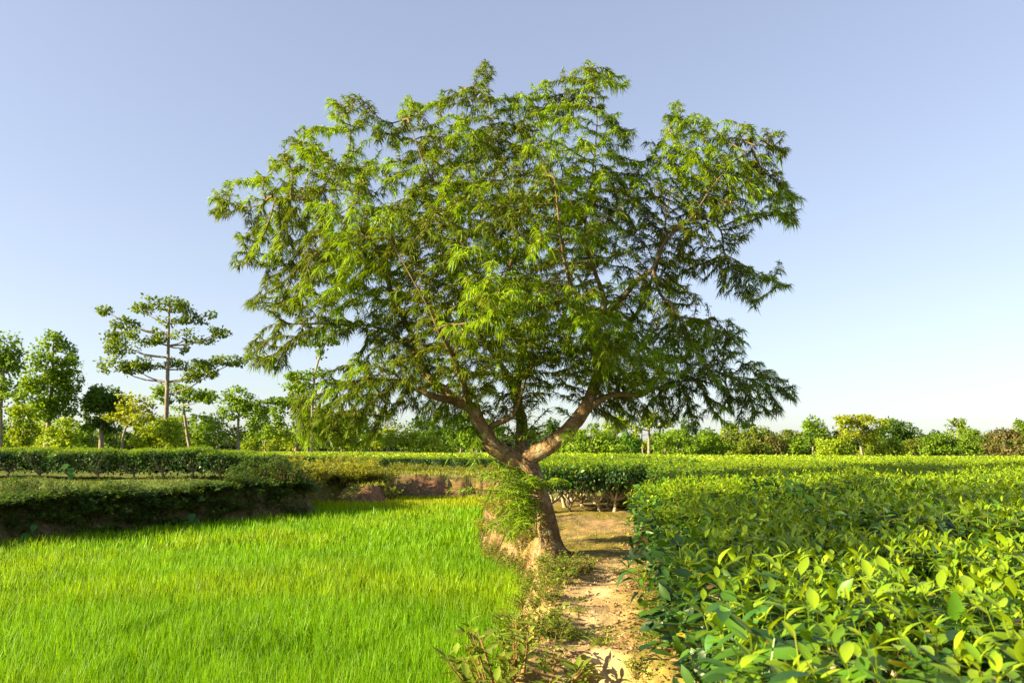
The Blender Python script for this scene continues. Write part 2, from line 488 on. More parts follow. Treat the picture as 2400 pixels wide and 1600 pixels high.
# ------------------------------------------------------------------ the big tree
YT = 8.6
crown_px = [(483,483),(526,422),(597,408),(628,400),(628,387),(654,355),(660,330),(699,304),(718,291),(737,285),(769,298),(775,272),(769,240),(788,234),(810,227),(829,208),(852,227),(874,231),(893,269),(915,298),(931,266),(947,237),(970,218),(992,240),(1021,227),(1046,212),(1072,196),(1107,202),(1113,164),(1126,140),(1151,148),(1155,189),(1158,253),(1180,253),
 (1180,218),(1230,224),(1268,189),(1287,186),(1303,218),(1338,215),(1316,192),(1332,176),(1303,172),(1341,164),(1383,133),(1395,154),(1421,156),(1440,180),(1466,170),(1472,215),(1447,212),(1415,212),(1386,228),(1424,228),(1421,247),(1450,269),(1475,298),(1456,317),(1472,330),(1459,355),(1456,377),(1485,368),(1526,371),(1514,339),(1542,323),(1555,291),(1542,272),(1568,259),(1580,240),(1603,243),(1619,269),(1641,266),(1663,269),(1682,298),(1698,291),(1718,266),(1734,291),(1775,295),(1800,323),(1813,301),(1839,307),(1850,339),(1839,365),(1804,371),(1765,381),(1813,387),(1832,406),(1842,435),(1864,438),(1871,473),(1871,530),(1836,524),(1800,505),(1765,527),(1740,537),(1718,537),(1765,562),(1740,578),(1702,591),
 (1721,566),(1695,591),(1749,611),(1788,630),(1820,622),(1845,674),(1810,668),(1769,649),(1730,639),(1734,662),(1772,678),(1810,693),(1765,713),(1737,693),(1692,684),(1673,642),(1660,646),(1612,649),(1603,668),(1638,697),(1660,716),(1638,719),(1609,703),(1587,735),(1622,725),(1660,732),(1705,748),(1740,773),(1753,805),(1727,805),(1730,834),(1749,837),(1797,856),(1813,888),(1842,878),(1864,898),(1867,929),(1829,965),(1775,971),(1756,996),(1730,1000),(1730,965),(1705,1000),(1676,990),(1660,961),(1628,933),(1654,996),(1628,984),(1612,961),(1587,965),(1590,996),(1565,1003),(1501,977),(1466,1006),(1431,993),(1392,965),(1332,945),(1303,926),(1284,933),(1265,949),(1230,960),(1190,985),
 (1150,975),(1100,985),(1040,995),(1018,996),(967,990),(967,965),(1005,939),(941,958),(909,980),(896,1022),(865,1047),(801,1047),(753,1041),(699,1028),(686,965),(680,926),(683,898),(737,888),(769,866),(817,847),(839,815),(877,783),(852,767),(817,792),(788,789),(737,786),(686,821),(673,856),(648,875),(609,859),(581,837),(562,811),(587,795),(622,792),(609,767),(648,780),(654,748),(629,735),(574,706),(600,690),(600,674),(619,658),(609,642),(641,627),(584,623),(544,617),(565,591),(555,566),(552,562),(565,540),(600,524),(555,499),(514,521)]

# traced limbs: (u, v, depth offset, radius in m)
TR = [(1292,1312,.0,.150),(1291,1290,.0,.145),(1287,1262,.0,.122),(1279,1220,.0,.112),(1271,1180,.0,.104),(1257,1135,.0,.106),(1240,1098,.0,.118),(1226,1076,.0,.125)]
LIMBS = {
 'left': [(1228,1082,0,.115),(1205,1076,-.02,.108),(1178,1060,-.06,.100),(1146,1030,-.1,.090),(1131,1005,-.12,.082),(1117,976,-.12,.076),(1099,952,-.1,.070),(1062,932,-.05,.066),(1028,905,0,.062),(1002,880,.05,.058),(985,850,.1,.054),(968,818,.15,.048),(941,796,.2,.042),(915,780,.2,.036),(890,770,.2,.030),(858,763,.2,.022),(815,762,.2,.013)],
 'left_low': [(1075,938,-.05,.046),(1040,934,-.25,.040),(1008,926,-.45,.034),(975,908,-.4,.024),(940,893,-.15,.018),(880,885,.15,.012),(810,895,.4,.006)],
 'left_up': [(985,850,.1,.040),(968,790,0,.036),(950,748,-.1,.032),(928,718,-.2,.029),(916,680,-.3,.027),(904,642,-.35,.026),(866,612,-.4,.025),(842,578,-.45,.024),(805,560,-.5,.021),(768,552,-.55,.018),(748,508,-.6,.015),(700,470,-.6,.010),(640,462,-.6,.006)],
 'left_mid': [(866,612,-.4,.015),(880,585,-.2,.014),(858,562,-.2,.012),(838,530,-.2,.011),(834,500,-.2,.008),(820,430,-.1,.005)],
 'stub': [(1150,1000,-.1,.040),(1172,988,-.2,.036),(1192,978,-.3,.030),(1207,960,-.4,.024),(1230,900,-.55,.018),(1260,820,-.7,.012)],
 'centre': [(1226,1078,0.05,.085),(1222,1040,.12,.078),(1222,994,.18,.068),(1217,960,.2,.062),(1212,905,.2,.056),(1222,850,.2,.052),(1225,815,.18,.048),(1200,775,.15,.043),(1188,720,.1,.038),(1184,670,.1,.034),(1200,610,.1,.030),(1210,560,.1,.026),(1205,480,.1,.021),(1175,400,.1,.016),(1150,300,.1,.011),(1135,180,.1,.005)],
 'centre_back': [(1217,960,.2,.040),(1190,880,.7,.036),(1130,790,1.1,.030),(1075,690,1.4,.024),(1020,560,1.6,.017),(985,430,1.6,.010)],
 'centre_left': [(1200,775,.15,.030),(1150,690,-.2,.026),(1085,600,-.5,.021),(1060,500,-.6,.017),(1000,400,-.6,.011),(960,290,-.5,.006)],
 'right': [(1222,1086,0,.118),(1250,1066,-.04,.106),(1285,1044,-.1,.098),(1318,1022,-.16,.092),(1340,998,-.2,.084),(1360,970,-.2,.078),(1378,940,-.2,.072),(1396,905,-.18,.066),(1403,868,-.15,.060),(1396,815,-.1,.055),(1404,760,-.1,.050),(1418,703,-.1,.042),(1400,645,-.1,.034),(1380,590,-.1,.028),(1375,500,-.1,.022),(1390,400,-.1,.016),(1400,280,-.1,.010),(1390,160,-.1,.005)],
 'right_low': [(1372,952,-.2,.044),(1392,948,-.25,.040),(1420,931,-.35,.036),(1450,922,-.45,.033),(1501,923,-.6,.029),(1540,908,-.5,.022),(1610,890,-.15,.016),(1690,880,.15,.011),(1770,890,.3,.006)],
 'right_up': [(1404,760,-.1,.042),(1428,728,-.25,.038),(1453,700,-.3,.035),(1488,660,-.4,.030),(1530,630,-.4,.026),(1560,560,-.4,.022),(1612,518,-.4,.017),(1660,450,-.4,.013),(1720,380,-.4,.009),(1780,330,-.4,.005)],
 'right_arch': [(1530,630,-.4,.018),(1545,685,-.5,.017),(1570,712,-.55,.016),(1583,740,-.6,.014),(1640,745,-.6,.010),(1700,770,-.6,.006)],
 'right_far': [(1560,560,-.4,.016),(1612,518,-.1,.015),(1648,511,0,.013),(1688,537,.1,.012),(1692,585,.1,.011),(1710,605,.1,.009),(1770,635,.1,.006),(1825,660,.1,.004)],
 'right_back': [(1403,868,-.15,.040),(1450,800,.5,.034),(1500,720,.95,.028),(1545,600,1.3,.021),(1570,450,1.4,.014),(1590,320,1.3,.007)],
 'right_front': [(1396,815,-.1,.034),(1370,740,-.8,.029),(1330,650,-1.3,.023),(1310,540,-1.5,.016),(1300,420,-1.4,.010)],
 'left_front': [(1099,952,-.1,.034),(1080,880,-.8,.029),(1040,790,-1.3,.022),(980,680,-1.5,.015),(930,590,-1.5,.009)],
}

def limb_pts(L, n):
    A = spline(np.array(L, float), n)
    return np.array([pix(a[0], a[1], YT + a[2]) for a in A]), A[:, 3]

def big_tree():
    base = pix(1291, 1290, YT)
    root = link('shade_tree', None, loc=(base[0], base[1], base[2]))
    tag(root, 'big spreading feathery-leaved tree leaning over the paddy edge', 'tree')
    off = np.array(root.location)
    def part(name, g, mat, smooth=True, kind=None):
        me = g.mesh(name, mat, smooth)
        o = link(name, me, root); me.transform(__import__('mathutils').Matrix.Translation(tuple(-off)))
        if kind: o['kind'] = kind
        return o
    # trunk with a flared, fluted foot
    P, R = limb_pts(TR, 34)
    def flare(i, ang, d):
        k = 1 - i / 33.0
        f = 1 + (.16 * np.cos(ang * 3 + .6 + k * .6) + .10 * np.cos(ang * 5 + 2 - k)) * (.25 + .9 * k ** 2)
        f = f + .45 * max(0, k - .72) / .28 * np.clip(np.cos(ang * 2.5 + 1.0), 0, 1)
        return f
    g = Geo(); tube(g, P, R, 32, rough=.24, seed=5, flare=flare)
    for (da, ln) in ((5.2, .24), (.3, .34), (1.4, .25), (5.9, .2), (4.5, .10)):
        dv = np.array((math.cos(da), math.sin(da), 0)); p0 = P[4]
        tube(g, spline([p0 + dv * .03 + np.array((0, 0, .16)), p0 + dv * .12 + np.array((0, 0, .03)), P[2] + dv * (.12 + ln * .5) - np.array((0, 0, .03)), P[1] + dv * (.14 + ln) - np.array((0, 0, .14))], 9), np.linspace(.062, .022, 9), 10, rough=.25, seed=int(da * 10))
    part('trunk', g, M_bark)
    nodes, nrad, parent, fixed = [], [], [], []
    for nm, L in LIMBS.items():
        P, R = limb_pts(L, len(L) * 5)
        wob = np.stack([fbm(np.arange(len(P)) * .23, P[:, 0] * 0 + q * 9.1, 0, 90 + len(nodes) % 17) - .5 for q in range(3)], 1) * .05 * np.clip(np.arange(len(P)) / 10.0, 0, 1)[:, None]
        P = P + wob
        R = R * (1 - .35 * sstep(.35, .9, np.linspace(0, 1, len(R))))
        g = Geo(); tube(g, P, R, 16 if R[0] > .06 else 10, rough=.14, seed=len(nodes))
        part('limb', g, M_bark if R[0] > .05 else M_twig)
        last = -1
        for i in range(len(P)):
            if R[i] < .062 or i > len(P) // 3:
                nodes.append(P[i]); fixed.append(True); parent.append(last); nrad.append(R[i]); last = len(nodes) - 1
    # attraction points inside the outline of the crown
    r2 = np.random.default_rng(11)
    n = 34000
    u = r2.uniform(480, 1875, n); v = r2.uniform(130, 1050, n)
    ok = inside(u, v, crown_px); u, v = u[ok], v[ok]
    dpx = seg_dist(u, v, crown_px)
    T = np.minimum(2.5, .15 + dpx * .0049 * 1.5) * np.where(v > 900, .75, 1)
    Y = YT + r2.uniform(-1, 1, len(u)) * T - np.where(v > 680, .22 * T, 0)
    A = np.stack([pix(a, b, c_) for a, b, c_ in zip(u, v, Y)])
    cl = fbm(A[:, 0] * 1.9, A[:, 1] * 1.9, A[:, 2] * 2.6, 77, 2)
    inner = np.abs(Y - YT) / T < .45
    keep = (cl > .43) | (dpx < 22) | (((u - 1220) / 260) ** 2 + ((v - 800) / 150) ** 2 < 1) | (((u - 1600) / 240) ** 2 + ((v - 880) / 110) ** 2 < 1) | (((u - 830) / 180) ** 2 + ((v - 910) / 110) ** 2 < 1)
    keep &= ~(inner & (dpx > 120) & (r2.uniform(0, 1, len(u)) < .3))
    keep &= (r2.uniform(0, 1, len(u)) < np.where(dpx < 26, 1.0, .8))
    # a little less behind where the right-hand lower limbs show the sky
    A = A[keep]
    step, kill, infl = .085, .10, .62
    alive = np.ones(len(A), bool)
    P = [np.array(p) for p in nodes]
    mu, mv = np.meshgrid(np.arange(440, 1920, 4.0), np.arange(90, 1110, 4.0))
    mask = inside(mu.ravel(), mv.ravel(), crown_px) | (seg_dist(mu.ravel(), mv.ravel(), crown_px) < 12)
    mask = mask.reshape(mu.shape)
    for it in range(70):
        kd = kdtree.KDTree(len(P))
        for i, p in enumerate(P): kd.insert(Vector(p), i)
        kd.balance()
        acc = {}
        idx = np.nonzero(alive)[0]
        if len(idx) == 0: break
        for a in idx:
            q, i, d = kd.find(Vector(A[a]))
            if d < kill: alive[a] = False; continue
            if d < infl: acc.setdefault(i, []).append((A[a] - P[i]) / d)
        if not acc: break
        n_before = len(P)
        for i, ds in acc.items():
            D = np.sum(ds, 0) + r2.normal(0, .25, 3)
            if parent[i] >= 0:
                D = norm(D) + .45 * norm(P[i] - P[parent[i]])
            D = norm(D); q = P[i] + D * step
            dep = q[1] * cp + (q[2] - EYE) * sp
            qi = int((W0 / 2 + F * q[0] / dep - 440) / 4); qj = int((H0 / 2 - F * ((q[2] - EYE) * cp - q[1] * sp) / dep - 90) / 4)
            if not (0 <= qi < mask.shape[1] and 0 <= qj < mask.shape[0] and mask[qj, qi]): continue
            P.append(q); parent.append(i); fixed.append(False); nrad.append(0)
        if len(P) == n_before: break
    P = np.array(P); N = len(P); parent = np.array(parent)
    # pipe-model radii for the grown twigs
    acc = np.zeros(N); kids = np.zeros(N, int)
    for i in range(N - 1, -1, -1):
        if not fixed[i]:
            if acc[i] == 0: acc[i] = .0028 ** 2.2
            if parent[i] >= 0: acc[parent[i]] += acc[i]; kids[parent[i]] += 1
    rad = np.maximum(acc, 1e-9) ** (1 / 2.2)
    gi = [i for i in range(N) if not fixed[i]]
    g = Geo()
    sd = 5
    ang = np.linspace(0, 2 * math.pi, sd, endpoint=False)
    a = P[parent[gi]]; b = P[gi]; t = norm(b - a)
    s1 = norm(np.cross(t, (.3, .8, .5))); s2 = np.cross(t, s1)
    ra = np.where(np.array(fixed)[parent[gi]], rad[gi] * 1.1, rad[parent[gi]]); ra = np.minimum(ra, .03)
    rb = np.minimum(rad[gi], .03)
    ring = np.cos(ang)[None, :, None] * s1[:, None] + np.sin(ang)[None, :, None] * s2[:, None]
    VV = np.concatenate([a[:, None] + ring * ra[:, None, None], (b + t * .01)[:, None] + ring * rb[:, None, None]], 1)
    q = np.array([(k, (k + 1) % sd, sd + (k + 1) % sd, sd + k) for k in range(sd)])
    g.add(VV.reshape(-1, 3), (np.arange(len(gi))[:, None, None] * 2 * sd + q[None]).reshape(-1, 4))
    part('twigs', g, M_twig, True, 'stuff')
    # compound leaves: arching, drooping fronds along every thin twig
    thin = np.array([i for i in gi if rad[i] < .0085]); tips = kids[thin] == 0
    d0 = norm(P[thin] - P[parent[thin]])
    g = Geo()
    young_seed = fbm(P[thin][:, 0] * 1.7, P[thin][:, 1] * 1.7, P[thin][:, 2] * 2.0, 55, 2)
    out = norm(P[thin] - pix(1190, 640, YT))
    for rep in range(28):
        m = r2.uniform(0, 1, len(thin)) < .82
        p0 = P[thin][m]; d = d0[m]; n_ = len(p0)
        s = r2.uniform(-1.0, .35, n_)[:, None]
        lat = norm(np.cross(d, (0, 0, 1.0)) + 1e-5) * (1 if rep % 2 else -1)
        D = lat * r2.uniform(.5, 1.05, n_)[:, None] + d * r2.uniform(.4, .8, n_)[:, None] + r2.normal(0, .14, (n_, 3)); D[:, 2] += r2.uniform(-.1, .6, n_)
        L = r2.uniform(.055, .11, n_) * (.7 + .6 * young_seed[m])
        yg = np.clip(.12 + sstep(.47, .66, young_seed[m]) * .8 + tips[m] * .25 + r2.uniform(-.25, .2, n_), 0, 1)
        old = np.array((.070, .105, .007)); yng = np.array((.24, .38, .007)); olive = np.array((.17, .16, .013))
        C = mixc(np.tile(old, (n_, 1)), olive, np.clip(r2.uniform(-.55, .55, n_), 0, 1))
        C = mixc(C, yng, yg) * r2.uniform(.7, 1.25, n_)[:, None]
        ribbons(g, p0 + d * s * step, D, L, r2.uniform(.009, .0145, n_), r2.uniform(.45, 1.15, n_), C, seg=2, prof=(.5, 1, .85, .1))
    # feather tufts at the very tips
    tp = thin[tips]
    for rep in range(9):
        d = norm(P[tp] - P[parent[tp]]); n_ = len(tp)
        D = d * .9 + r2.normal(0, .5, (n_, 3)); D[:, 2] += .3
        yg = np.clip(r2.uniform(0, 1, n_) * .5 + sstep(.45, .65, young_seed[tips]) * .6, 0, 1)
        C = mixc(np.tile(np.array((.09, .13, .012)), (n_, 1)), np.array((.17, .33, .012)), yg) * r2.uniform(.75, 1.2, n_)[:, None]
        ribbons(g, P[tp], D, r2.uniform(.06, .12, n_), r2.uniform(.009, .014, n_), r2.uniform(.4, .95, n_), C, seg=2, prof=(.5, 1, .8, .1))
    part('crown', g, M_pinn, False, 'stuff')
    # tawny seed heads sprinkled along the older twigs
    g = Geo()
    m = r2.uniform(0, 1, len(thin)) < .8
    for rep in range(3):
        p0 = P[thin][m] + r2.normal(0, .018, (m.sum(), 3)); n_ = len(p0)
        ribbons(g, p0, rdir(n_, -.8), r2.uniform(.015, .035, n_), r2.uniform(.008, .014, n_), .2, np.array((.34, .24, .06)) * r2.uniform(.6, 1.2, n_)[:, None], seg=1, prof=(1, .6))
    part('seed_heads', g, M_litter, False, 'stuff')
    # leafy suckers on the lower trunk and in the fork
    g = Geo(); gs = Geo()
    spots = [(1262,1150,-.10,1118,1120,.9),(1262,1150,-.1,1180,1120,.9),(1265,1165,-.1,1108,1150,.9),(1265,1165,-.12,1165,1165,.9),(1270,1180,-.12,1180,1190,.9),(1262,1150,-.15,1205,1140,.9),(1268,1170,-.2,1212,1180,.9),(1258,1140,-.2,1252,1125,.8),(1264,1160,-.2,1292,1122,.9),(1250,1120,-.1,1165,1090,.9),(1270,1190,-.2,1150,1245,.8),(1270,1190,-.2,1215,1235,.8),(1270,1190,-.15,1175,1215,.8),(1272,1200,-.15,1195,1230,.7),
             (1220,1040,-.05,1255,1000,.7),(1220,1040,0,1270,975,.7),(1222,1030,0,1245,965,.8),(1222,1020,0,1215,985,.8),(1222,1050,.1,1190,1005,.8),(1222,1030,.1,1290,990,.6),(1225,1035,.1,1275,1015,.6),
             (1125,1005,-.1,1090,985,.9),(1125,1005,-.1,1075,1005,.8),(1120,990,-.15,1100,1040,.5),(1122,1000,-.1,1110,1090,.4),(1340,1000,-.2,1325,1040,.4),(1345,985,-.2,1310,960,.5),(1065,950,-.1,1060,1080,.4)]
    spots = spots + [(a_, b_ + r2.uniform(-12, 20), c_ - .1, d_ + r2.uniform(-22, 22), e_ + r2.uniform(-22, 22), f_) for (a_, b_, c_, d_, e_, f_) in spots[:14] for q_ in range(1)]
    for (u0, v0, d0_, u1, v1, k) in spots:
        a = pix(u0, v0, YT + d0_); b = pix(u1, v1, YT + d0_ - r2.uniform(-.15, .5)); b = a + (b - a) * r2.uniform(.85, 1.25)
        n_ = 16; tt = np.linspace(0, 1, n_)[:, None]
        mid = (a + b) / 2 + np.array((0, 0, .05))
        c_ = (1 - tt) ** 2 * a + 2 * tt * (1 - tt) * mid + tt ** 2 * b
        tube(gs, c_[::3], np.linspace(.006, .002, len(c_[::3])), 5)
        for rep in range(6):
            pp = c_[3:] + r2.normal(0, .012, (n_ - 3, 3)); m_ = len(pp)
            d = norm(np.gradient(c_, axis=0))[3:]
            D = norm(np.cross(d, (0, 0, 1.0)) + 1e-5) * (1 if rep % 2 else -1) * .8 + d * .6 + r2.normal(0, .35, (m_, 3)); D[:, 2] += .15
            C = mixc(np.tile(np.array((.11, .20, .012)), (m_, 1)), np.array((.25, .40, .012)), np.clip(r2.uniform(-.1, 1.1, m_) * k, 0, 1))
            ribbons(g, pp, D, r2.uniform(.07, .13, m_), r2.uniform(.010, .018, m_), r2.uniform(.2, .7, m_), C, seg=3, prof=(.5, 1, .8, .1))
    part('sucker_stems', gs, M_twig, True, 'stuff')
    part('sucker_leaves', g, M_pinn, False, 'stuff')
big_tree()

# ------------------------------------------------------------------ tea
TEA_Y = np.array((.31, .42, .008)); TEA_G = np.array((.085, .21, .010)); TEA_D = np.array((.018, .055, .016))

def tea_crown(R, H, nshoot, nmat, nside, tpl, seed, ymix=.6, wave=.05, size=1.0, base=.30):
    """foliage of one clipped tea bush: young shoots on top, dark old leaves beneath and on the flanks"""
    global rng
    rng = np.random.default_rng(seed)
    g = Geo()
    def top(x, y):
        r = np.maximum(np.abs(x), np.abs(y)) / R
        return H - .10 * np.clip(r, 0, 1.2) ** 5 + wave * (noise(x * 3 + seed, y * 3, 0, 3) - .5) * 2
    # old leaves
    x = rng.uniform(-R, R, nmat); y = rng.uniform(-R, R, nmat)
    P = np.column_stack([x, y, top(x, y) - rng.uniform(.0, .13, nmat) ** 1.0])
    a = rng.uniform(0, 2 * math.pi, nmat)
    D = np.column_stack([np.cos(a), np.sin(a), rng.uniform(-.35, .6, nmat)])
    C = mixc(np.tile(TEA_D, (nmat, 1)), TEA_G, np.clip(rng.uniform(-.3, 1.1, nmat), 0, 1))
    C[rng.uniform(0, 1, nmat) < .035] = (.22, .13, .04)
    C[rng.uniform(0, 1, nmat) < .03] = (.38, .33, .03)
    scatter(g, tpl, P, D, np.array((0, 0, 1.0)) + rng.normal(0, .35, (nmat, 3)), rng.uniform(.055, .105, nmat) * size, C)
    # flanks
    if nside:
        th = rng.uniform(0, 2 * math.pi, nside)
        sq = 1 / np.maximum(np.abs(np.cos(th)), np.abs(np.sin(th))) ** .75
        zz = base + (H - base) * rng.uniform(0, 1, nside) ** .8
        rr = R * sq * (.80 + .22 * np.sin((zz - base) / (H - base) * 2.4)) * rng.uniform(.55, 1.03, nside) ** .6
        P = np.column_stack([np.cos(th) * rr, np.sin(th) * rr, zz])
        o = np.column_stack([np.cos(th), np.sin(th), np.zeros(nside)])
        D = o * .8 + rng.normal(0, .5, (nside, 3)); D[:, 2] += rng.uniform(-.5, .5, nside)
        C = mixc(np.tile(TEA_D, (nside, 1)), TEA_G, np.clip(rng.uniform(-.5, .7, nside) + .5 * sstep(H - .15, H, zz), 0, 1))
        scatter(g, tpl, P, D, o * .6 + np.array((0, 0, .8)) + rng.normal(0, .3, (nside, 3)), rng.uniform(.06, .11, nside) * size, C)
    # shoots
    x = rng.uniform(-R, R, nshoot); y = rng.uniform(-R, R, nshoot)
    hs = rng.uniform(.005, .075, nshoot)
    lean = np.column_stack([rng.normal(0, .22, nshoot), rng.normal(0, .22, nshoot), np.ones(nshoot)])
    p0 = np.column_stack([x, y, top(x, y) - .05])
    yy = np.clip(ymix + rng.normal(0, .28, nshoot), 0, 1)
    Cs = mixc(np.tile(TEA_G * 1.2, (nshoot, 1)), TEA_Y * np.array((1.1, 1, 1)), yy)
    ribbons(g, p0, lean, hs + .06, .004 * size, 0, Cs * .6, seg=1, prof=(1, .7))
    a0 = rng.uniform(0, 2 * math.pi, nshoot)
    for k in range(4):
        f = (.35, .6, .85, 1.0)[k]; el = (.25, .55, .9, 1.8)[k]
        a = a0 + k * 2.4 + rng.normal(0, .3, nshoot)
        P = p0 + norm(lean) * ((hs + .06) * f)[:, None]
        D = np.column_stack([np.cos(a), np.sin(a), el + rng.normal(0, .25, nshoot)])
        C = mixc(np.tile(TEA_G, (nshoot, 1)), TEA_Y, np.clip(yy * (.5 + .2 * k) + rng.normal(0, .12, nshoot), 0, 1)) * rng.uniform(.8, 1.2, nshoot)[:, None]
        Nn = np.column_stack([-np.cos(a) * el, -np.sin(a) * el, np.ones(nshoot)]) + rng.normal(0, .2, (nshoot, 3))
        scatter(g, tpl, P, D, Nn, rng.uniform(.05, .085, nshoot) * (1, .95, .85, .55)[k] * size, C, (1, 1, .9, .6)[k])
    return g

def tea_stems(seed, H=.62, spread=.42):
    r = np.random.default_rng(seed)
    g = Geo()
    a0 = r.uniform(0, 6.3)
    fork = np.array((r.normal(0, .03), r.normal(0, .03), r.uniform(.13, .24)))
    base = np.array((r.normal(0, .04), r.normal(0, .04), -.08))
    tube(g, spline([base, base * .4 + fork * .6 + r.normal(0, .015, 3), fork], 7), np.array((.055, .046, .04, .037, .036, .037, .039)) * r.uniform(.75, 1.05), 8, rough=.25, seed=seed)
    for k in range(6):
        a = a0 + k * 1.05 + r.normal(0, .25); s = spread * r.uniform(.5, 1.0)
        e = np.array((math.cos(a) * s, math.sin(a) * s, H * r.uniform(.8, 1.05)))
        m = fork * .5 + e * .5 + np.array((math.cos(a) * .05, math.sin(a) * .05, -.06)) + r.normal(0, .03, 3)
        tube(g, spline([fork - (0, 0, .02), m, e], 7), np.linspace(.026, .008, 7), 6, rough=.2, seed=seed + k)
        for q in range(2):
            e2 = e + np.array((r.normal(0, .12), r.normal(0, .12), r.uniform(-.02, .1)))
            tube(g, spline([m, (m + e2) / 2 + r.normal(0, .02, 3), e2], 5), np.linspace(.012, .004, 5), 5)
    return g

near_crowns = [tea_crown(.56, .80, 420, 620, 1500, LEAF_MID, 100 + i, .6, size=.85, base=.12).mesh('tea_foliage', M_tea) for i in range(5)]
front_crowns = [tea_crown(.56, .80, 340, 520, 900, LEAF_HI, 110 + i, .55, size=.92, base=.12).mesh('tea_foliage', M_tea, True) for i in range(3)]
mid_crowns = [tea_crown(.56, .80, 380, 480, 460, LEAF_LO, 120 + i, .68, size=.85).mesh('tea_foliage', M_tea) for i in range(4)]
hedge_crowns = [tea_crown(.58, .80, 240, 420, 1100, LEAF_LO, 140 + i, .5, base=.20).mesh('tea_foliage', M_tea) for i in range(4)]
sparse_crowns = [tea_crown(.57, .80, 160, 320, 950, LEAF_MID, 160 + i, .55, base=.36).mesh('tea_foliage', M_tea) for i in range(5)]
stems = [tea_stems(180 + i).mesh('tea_stems', M_stem, True) for i in range(5)]
LEAFS = []
for i in range(8):
    y = i < 4
    V, Q, T = leaf_template(6, .22 + .08 * (i % 3), (.15, .35, .6, .9)[i % 4], (.33, .39, .36, .41)[i % 4])
    g = Geo(); g.add(V, Q, T, (TEA_Y * .7 + TEA_G * .4) * (.8 + .1 * i) if y else TEA_D * (1.1 + .25 * (i - 4)) + TEA_G * .12 * (i - 4))
    LEAFS.append(g.mesh('tea_leaf', M_tea, True))

# left limit of the tea beside the path
EDGE = [(0.42, .3), (0.56, 1.6), (.70, 2.7), (.84, 4.0), (1.00, 5.2), (1.22, 6.5), (1.58, 8.0), (1.95, 9.5), (2.4, 11.5), (2.6, 13.6)]
def edge_x(y):
    return np.interp(y, [e[1] for e in EDGE], [e[0] for e in EDGE])

def tea_bush(kind, x, y, s, sz, label, group, stem=False, leaves=0, seed=0, rz=None, tilt=0.0):
    r = random.Random(seed * 7 + 1)
    root = link('tea_bush', None, loc=(x, y, hz(x, y) - .01), rz=r.uniform(0, 6.28) if rz is None else rz, sc=(s, s, sz))
    tag(root, label, 'tea bush', group)
    f = link('foliage', r.choice(kind), root); f['kind'] = 'stuff'
    if stem: link('stems', r.choice(stems), root)
    rr = np.random.default_rng(seed + 900)
    sm = 1.0 if leaves > 200 else .82
    for k in range(leaves):
        yng = rr.uniform() < .5
        lx, ly = rr.uniform(-.55, .55, 2)
        a = rr.uniform(0, 6.28)
        if yng:
            e = rr.uniform(.2, 1.35); z = .80 + rr.uniform(-.02, .10)
            D = np.array((math.cos(a) * math.cos(e), math.sin(a) * math.cos(e), math.sin(e)))
            me = LEAFS[rr.integers(0, 4)]; L = rr.uniform(.048, .078)
        else:
            e = rr.uniform(-.5, .5); z = .80 + rr.uniform(-.10, .03)
            D = np.array((math.cos(a) * math.cos(e), math.sin(a) * math.cos(e), math.sin(e)))
            me = LEAFS[rr.integers(4, 8)]; L = rr.uniform(.06, .095)
        q = Vector(D).to_track_quat('Y', 'Z')
        o = link('leaf', me, root, (lx, ly, z)); o.rotation_mode = 'QUATERNION'; o.rotation_quaternion = q; o.scale = (L * sm, L * sm, L * sm)

ORD = ['first', 'second', 'third', 'fourth', 'fifth', 'sixth', 'seventh', 'eighth', 'ninth', 'tenth', 'eleventh', 'twelfth', 'thirteenth', 'fourteenth', 'fifteenth', 'sixteenth', 'seventeenth', 'eighteenth', 'nineteenth', 'twentieth']
def edge_label(y):
    if y > 13.6: return 'tea bush at the edge of the sunlit field beyond the leggy row'
    k = int(round((13.3 - y) / (sp_ * .98)))
    return ORD[max(0, min(19, k))] + ' tea bush along the path counted from the leggy row towards the step'
IN_LABEL = 'clipped tea bush with yellow-green shoots in the wide sunlit tea field'
sp_ = .82
nb = 0
for j in range(28):
    y = .75 + j * sp_ * .98
    xl = float(edge_x(y)) + .46
    xr = .74 * y + 2.2
    i = 0
    while True:
        x = xl + i * sp_ + (random.uniform(-.07, .07) if i else 0)
        if x > xr: break
        yy = y + random.uniform(-.07, .07)
        d = math.hypot(x, yy)
        s = random.uniform(.93, 1.08); sz = random.uniform(.86, .97) if yy < 4 else random.uniform(.86, 1.0)
        edge = i == 0
        if d < 1.25:
            i += 1; continue
        n = 230 if d < 2.2 else (170 if d < 3.2 else (110 if d < 4.6 else 0))
        kind = front_crowns if d < 2.2 else (near_crowns if d < 9 else mid_crowns)
        if edge and d >= 5: kind = hedge_crowns if yy > 7 else near_crowns
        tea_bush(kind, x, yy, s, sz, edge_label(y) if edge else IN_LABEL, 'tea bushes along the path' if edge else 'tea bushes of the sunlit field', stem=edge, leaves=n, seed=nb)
        nb += 1; i += 1
    if y > 21: break
# leggy row behind the big tree, bare stems showing
for k in range(4):
    for i in range(6 if k else 5):
        u = 1292 + i * 52 + (26 if k % 2 else 0)
        Y = 14.0 + k * .85
        p = pix(u, 1185, Y)
        x = p[0] + random.uniform(-.06, .06)
        tea_bush(sparse_crowns, x, Y + random.uniform(-.1, .1), random.uniform(.80, .95), random.uniform(1.0, 1.10), (ORD[i] + ' leggy bare-stemmed tea bush from the leaning trunk in the front row') if k == 0 else 'leggy bare-stemmed tea bush standing behind the front row of leggy bushes', 'leggy tea bushes behind the big tree', True, 0, 400 + k * 10 + i)
